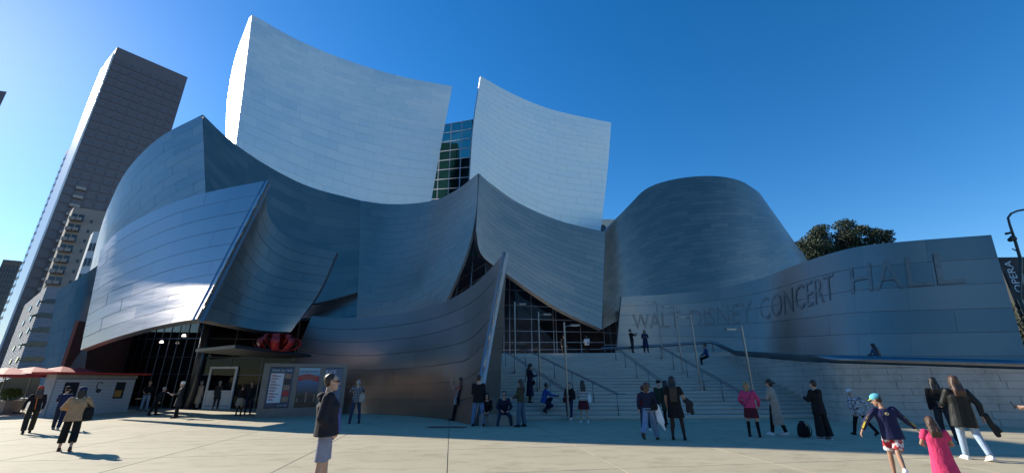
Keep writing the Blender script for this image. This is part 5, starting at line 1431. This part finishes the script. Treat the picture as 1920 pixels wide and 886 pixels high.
person(0, 0, 0, -85, 'person in a blue jacket sitting sideways at the top corner of the stone wall', loc=(sp_.x, sp_.y, sp_.z), sit=.58, H=1.7, legs=[(75, 78, 6), (70, 60, 6)], lean=4, arms=[((30, 8), (60, 10)), ((30, 8), (60, 10))], topm=cloth('mid_blue_jacket', (.02, .05, .14)), bottom=('trousers', 'black', 1), hair=('short', HB), sk=SK2, vox=.016)
# group at lower right of the stairs
wj = person(1222, 824, 714, 14, 'woman in an off-shoulder navy top and flared jeans walking away', sk=SK1, arms=[((-10, 24), (4, 0)), ((4, 12), (30, 4))], top=('navy', .95), bottom=('trousers', 'ljeans', 1), botm=cloth('washed_jeans', (.16, .25, .38)), wide=1.3, hair=('bob', HBR), legs=[(-20, 26, 3), (16, 3, 3)], shoes='brown', vox=.0115, headyaw=30)
def jk(o):
    m = MB(); capsule(m, (0, 0, .1), (.08, -.03, -.32), .07, .10); capsule(m, (.03, -.03, -.2), (.16, -.06, -.52), .08, .03); capsule(m, (-.03, .02, .05), (.0, .0, -.30), .05, .05); job(m, 'folded_cloth', cl('white'), o, .015)
thing_at('jacket', wj, (.28, .0, .88), 'white jacket hanging over the arm of the woman in flared jeans', 'jacket', jk)
bag(wj, (.20, -.08, 1.0), (.22, .1, .22), cl('black'), 'small black shoulder bag on the woman in flared jeans', to=wj['T'](.12, 0, .46))
person(1212, 806, 722, -20, 'person in a maroon top half hidden behind the woman in flared jeans', arms=[((-6, 18), (10, 0)), ((0, 8), (10, 0))], top=('maroon', 1), bottom=('trousers', 'djeans', 1), hair=('short', HD), vox=.016, shoes='white')
person(1243, 794, 712, 160, 'man in a dark cap and pale scarf standing behind the woman in black', top=('green', 1), bottom=('trousers', 'char', 1), hair=('short', HB), hat=('cap', 'black'), vox=.015, eyes=True)
person(1256, 800, 712, -10, 'long-haired person in dark green beside the woman in black', top=('green', 1), hem=.3, bottom=('trousers', 'black', 1), hair=('long', HB), vox=.016)
wb = person(1273, 824, 704, 4, 'woman in a short black dress, sheer tights and black boots, long black hair', sk=SK2, arms=[((6, 12), (20, 0)), ((4, 22), (70, 0))], top=('black', .32), hem=.10, loose=1.05, bottom=('skirt', 'black', .36), wide=.6, hair=('xlong', HB), legs=[(2, 2, 5), (6, 2, 6)], shoes='black', vox=.0115)
m = MB()
for (h, k, an, a) in wb['L']: capsule(m, lerp(h, k, .3) + wb['up'], k + wb['up'], .076, .054); capsule(m, k + wb['up'], lerp(k, an, .4) + wb['up'], .053, .055); capsule(m, lerp(k, an, .4) + wb['up'], an + wb['up'], .055, .038)
wb['put'](m, 'tights', cloth('sheer_tights', (.045, .03, .026)))
def jk2(o):
    m = MB(); capsule(m, (-.05, .05, .05), (.08, 0, -.05), .08, .09); capsule(m, (.05, 0, -.05), (.10, -.02, -.30), .08, .06); capsule(m, (.0, 0, .0), (-.02, 0, -.26), .06, .05); job(m, 'folded_cloth', cl('char'), o, .014)
thing_at('coat', wb, (.36, .08, 1.02), 'dark coat bundled over the arm of the woman in black', 'coat', jk2)
pk = person(1416, 818, 714, 6, 'blond woman in a hot pink jacket, maroon skirt and knee-high black boots', arms=[((8, 24), (50, 20)), ((8, 24), (40, 10))], topm=cloth('pink_jacket', (.58, .055, .16)), loose=1.1, bottom=('skirt', 'maroon', .36), wide=.45, boots='black', hair=('bob', HBL), legs=[(2, 2, 5), (-2, 3, 5)], vox=.0115,
       extra=lambda i: thing_at('crossbody_strap', i, i['T'](0, -.152, .2), 'black diagonal bag strap across the pink jacket', 'strap', lambda o: MB().tube([(.13, .03, .22), (.05, -.012, .08), (-.08, -.012, -.10), (-.17, .03, -.2)], .009, 6).build('webbing', BLK, o)))
tr = person(1461, 815, 709, -72, 'woman in an open beige trench coat, pale blue shirt and sunglasses', arms=[((20, 12), (88, 20)), ((0, 12), (24, 0))], topm=cloth('pale_shirt', (.42, .50, .62)), bottom=('trousers', 'black', 1), hair=('tail', HB), glasses=True, legs=[(10, 2, 5), (-10, 4, 5)], shoes='white', vox=.0115)
def trench(i):
    m = MB(); T, TM = i['T'], i['TM']
    loft(m, [(T(0, -.055, -.62), .27, .15, TM), (T(0, -.05, -.3), .24, .14, TM), (T(0, -.04, .0), .205, .125, TM), (T(0, -.03, .25), .20, .115, TM), (T(0, -.02, .42), .195, .10, TM), (T(0, -.02, .47), .11, .07, TM)], 20)
    for (sh, el, wr, d2, sg) in i['AR']: capsule(m, T(sg * .1, -.01, .43), sh, .066, .072); capsule(m, sh, el, .072, .064); capsule(m, el, lerp(el, wr, .9), .064, .054)
    i['put'](m, 'trench_coat', cloth('trench', (.36, .31, .26)))
    m = MB(); loft(m, [(T(-.05, .075, -.08), .07, .055, TM), (T(-.03, .085, .2), .09, .055, TM), (T(-.0, .07, .42), .07, .04, TM)], 12); i['put'](m, 'shirt_front', cloth('pale_shirt', (.42, .50, .62)))
trench(tr); phone(tr, 0, 'phone in the hand of the woman in the trench coat')
person(1548, 823, 712, -50, 'person in loose black top and very wide black trousers looking left', arms=[((20, 14), (110, 25)), ((20, 14), (110, 25))], top=('black', 1), loose=1.2, hem=.18, bottom=('trousers', 'black', .99), wide=1.6, hair=('short', HD), hood=True, legs=[(2, 2, 3), (-2, 2, 3)], shoes='grey', vox=.0125)
bpk = empty('backpack', G(1509, 819), label='black backpack standing on the ground beside the person in wide black trousers', cat='backpack')
m = MB(); I_ = Matrix.Identity(3)
loft(m, [((0, 0, .02), .17, .12, I_), ((0, 0, .1), .19, .14, I_), ((.01, 0, .26), .175, .13, I_), ((0, 0, .37), .12, .10, I_), ((-.01, 0, .42), .05, .05, I_)], 14); job(m, 'pack_body', cl('black'), bpk, .014)
m = MB(); ell(m, (-.01, -.02, .43), (.085, .07, .045)); job(m, 'pack_lid', cl('char'), bpk, .014)
m = MB(); capsule(m, (.05, -.11, .34), (.09, -.11, .40), .025, .02); job(m, 'tan_pocket', cl('tan'), bpk, .012); MB().tube([(.15, -.10, .05), (.19, -.12, .22), (.12, -.1, .36)], .014, 6).build('strap', BLK, bpk)
person(1622, 816, 727, -38, 'person in a white and grey camouflage jacket and white cap striding left', side=-8, lean=6, arms=[((-12, 30), (-10, 0)), ((-25, 20), (-10, 0))], topm=cloth('winter_camo', (.50, .50, .52), pat='spots', c2=(.10, .10, .12), scale=14), loose=1.12, hem=.12, bottom=('trousers', 'black', 1), legs=[(22, 6, 6), (-22, 24, 3)], hair=('short', HG), hat=('beanie', 'white'), vox=.0125, headpitch=14)

# foreground boy
bl = G(1668, 889)
camo = cloth('tie_dye_shorts', (.70, .66, .64), pat='spots', c2=(.42, .03, .04), scale=9)
by = person(0, 0, 0, -18, 'boy in a pale blue cap, navy long-sleeved shirt and red and white shorts stepping left', loc=(bl.x - .10, bl.y - .42, 0), H=1.42, sk=SK2, lean=4, side=-3, arms=[((-6, 46), (2, -34)), ((6, 34), (34, -42))], top=('navy', .97), topm=cloth('boy_navy', (.018, .022, .07)), loose=1.12, hem=.10, bottom=('shorts', 'white', .42), botm=camo, wide=1.15,
            legs=[(8, 4, 2), (-16, 34, -16)], hair=('short', HD), hat=('cap', 'cap'), headyaw=-60, headpitch=18, shoes='white', vox=.0095)
YP = plain('yellow_print', (.62, .47, .03), .7)
for k, (sh, el, wr, d2, sg) in enumerate(by['AR']):
    m = MB(); pts = []
    sd_ = by['TM'] @ Vector((sg * .4, -1, .35)); 
    def off_(p, q_, rr): 
        ax = (q_ - p).normalized(); s2 = (sd_ - ax * sd_.dot(ax)).normalized(); return s2 * rr
    for t in (.25, .6, 1.0): p = lerp(sh, el, t); pts.append(p + off_(sh, el, .066 - .010 * t))
    for t in (.3, .6, .85): p = lerp(el, wr, t); pts.append(p + off_(el, wr, .056 - .012 * t))
    for j_ in range(len(pts) - 1):
        a, b = pts[j_], pts[j_ + 1]; ax = (b - a).normalized(); nrm_ = (sd_ - ax * sd_.dot(ax)).normalized(); wv_ = ax.cross(nrm_) * .016
        if k == 0: m.add([a - wv_, b - wv_, b + wv_, a + wv_, a - wv_ - nrm_ * .02, b - wv_ - nrm_ * .02, b + wv_ - nrm_ * .02, a + wv_ - nrm_ * .02], [(0, 1, 2, 3), (7, 6, 5, 4), (0, 4, 5, 1), (2, 6, 7, 3)])
        else:
            for c_ in range(3):
                p0 = lerp(a, b, c_ / 3 + .04); p1 = lerp(a, b, c_ / 3 + .27); ww = wv_ * (1.25 if c_ % 2 else .95)
                m.add([p0 - ww, p1 - ww, p1 + ww, p0 + ww, p0 - ww - nrm_ * .02, p1 - ww - nrm_ * .02, p1 + ww - nrm_ * .02, p0 + ww - nrm_ * .02], [(0, 1, 2, 3), (7, 6, 5, 4), (0, 4, 5, 1), (2, 6, 7, 3), (1, 5, 6, 2), (3, 7, 4, 0)])
    m.build('sleeve_print', YP, by['r'])
T = by['T']; m = MB(); bk_ = T(0, -.138, .36)
for rr, mt, oy_ in ((.034, YP, 0), (.026, WHS, -.003), (.014, BLK, -.006)):
    m = MB(); loft(m, [(bk_ + by['TM'] @ Vector((0, .02 + oy_, 0)), rr, rr, by['TM'] @ rotx(R(90))), (bk_ + by['TM'] @ Vector((0, oy_, 0)), rr, rr, by['TM'] @ rotx(R(90)))], 16); m.build('back_badge', mt, by['r'])
# foreground girl
gl = P(1765, 830, 6.9)
gi = person(0, 0, 0, -14, 'girl with long brown hair in a bright pink dress close to the camera', loc=(gl.x - .06, 6.9, 0), H=1.13, sk=SK2, side=0, arms=[((14, 20), (80, 20)), ((14, 20), (80, 20))], top=('hot', .30), topm=cloth('pink_dress', (.66, .05, .15)), loose=1.12, hem=.05, bottom=('skirt', 'hot', .42), botm=cloth('pink_dress', (.66, .05, .15)), wide=.8,
            hair=('shoulder', HBR), legs=[(10, 8, 3), (-12, 16, 3)], shoes='white', vox=.010, headyaw=-12, headpitch=8)
# woman in open dark jacket
wd = person(1832, 861, 703, -30, 'woman with wavy brown hair, open black jacket, pale jeans striding past the wall', side=4, arms=[((20, 14), (80, 20)), ((-18, 26), (-8, 0))], top=('green', 1), topm=cloth('dark_jacket', (.016, .018, .018), rough=.5), loose=1.22, hem=.24, bottom=('trousers', 'ljeans', 1),
            botm=cloth('pale_jeans', (.34, .44, .56)), legs=[(8, 4, 2), (-10, 14, 2)], hair=('shoulder', HBR), shoes='white', vox=.0105)
def tail(o):
    m = MB(); capsule(m, (0, 0, .1), (.06, -.06, -.28), .06, .05); capsule(m, (.02, 0, 0), (.12, -.08, -.2), .05, .03); job(m, 'folded_cloth', cloth('dark_jacket', (.016, .018, .018)), o, .014)
thing_at('sweater', wd, (.34, -.14, .80), 'dark sweater trailing from the hand of the woman in pale jeans', 'sweater', tail); phone(wd, 0, 'white phone held by the woman in the open black jacket')
person(1786, 831, 706, -10, 'person in black trousers hidden behind the woman in the open black jacket', top=('black', 1), bottom=('trousers', 'char', 1), wide=1.2, hair=('shoulder', HB), vox=.015)
# person beyond the right edge whose hand reaches in
eb = P(1985, 780, 9.0)
ep = person(0, 0, 0, -88, 'person at the right edge whose hand with a phone reaches into view', loc=(eb.x, 9.0, 0), H=1.66, arms=[((40, 8), (88, 0)), ((30, 8), (84, 10))], top=('grey', .8), bottom=('trousers', 'djeans', 1), hair=('short', HD), vox=.013)
phone(ep, 0, 'phone in the hand reaching in at the right edge')
# woman behind the wall
rw = P(1645, 660, 21.8)
person(0, 0, 0, -60, 'long-haired woman resting on the steel tube above the stone wall', loc=(rw.x, 21.8, 1.85), H=1.56, top=('ltblue', 1), topm=cloth('slate_top', (.06, .09, .15)), bottom=('trousers', 'black', 1), hair=('xlong', HD), lean=12, vox=.014, arms=[((40, 10), (85, 20)), ((40, 10), (85, 20))])
flush_jobs()
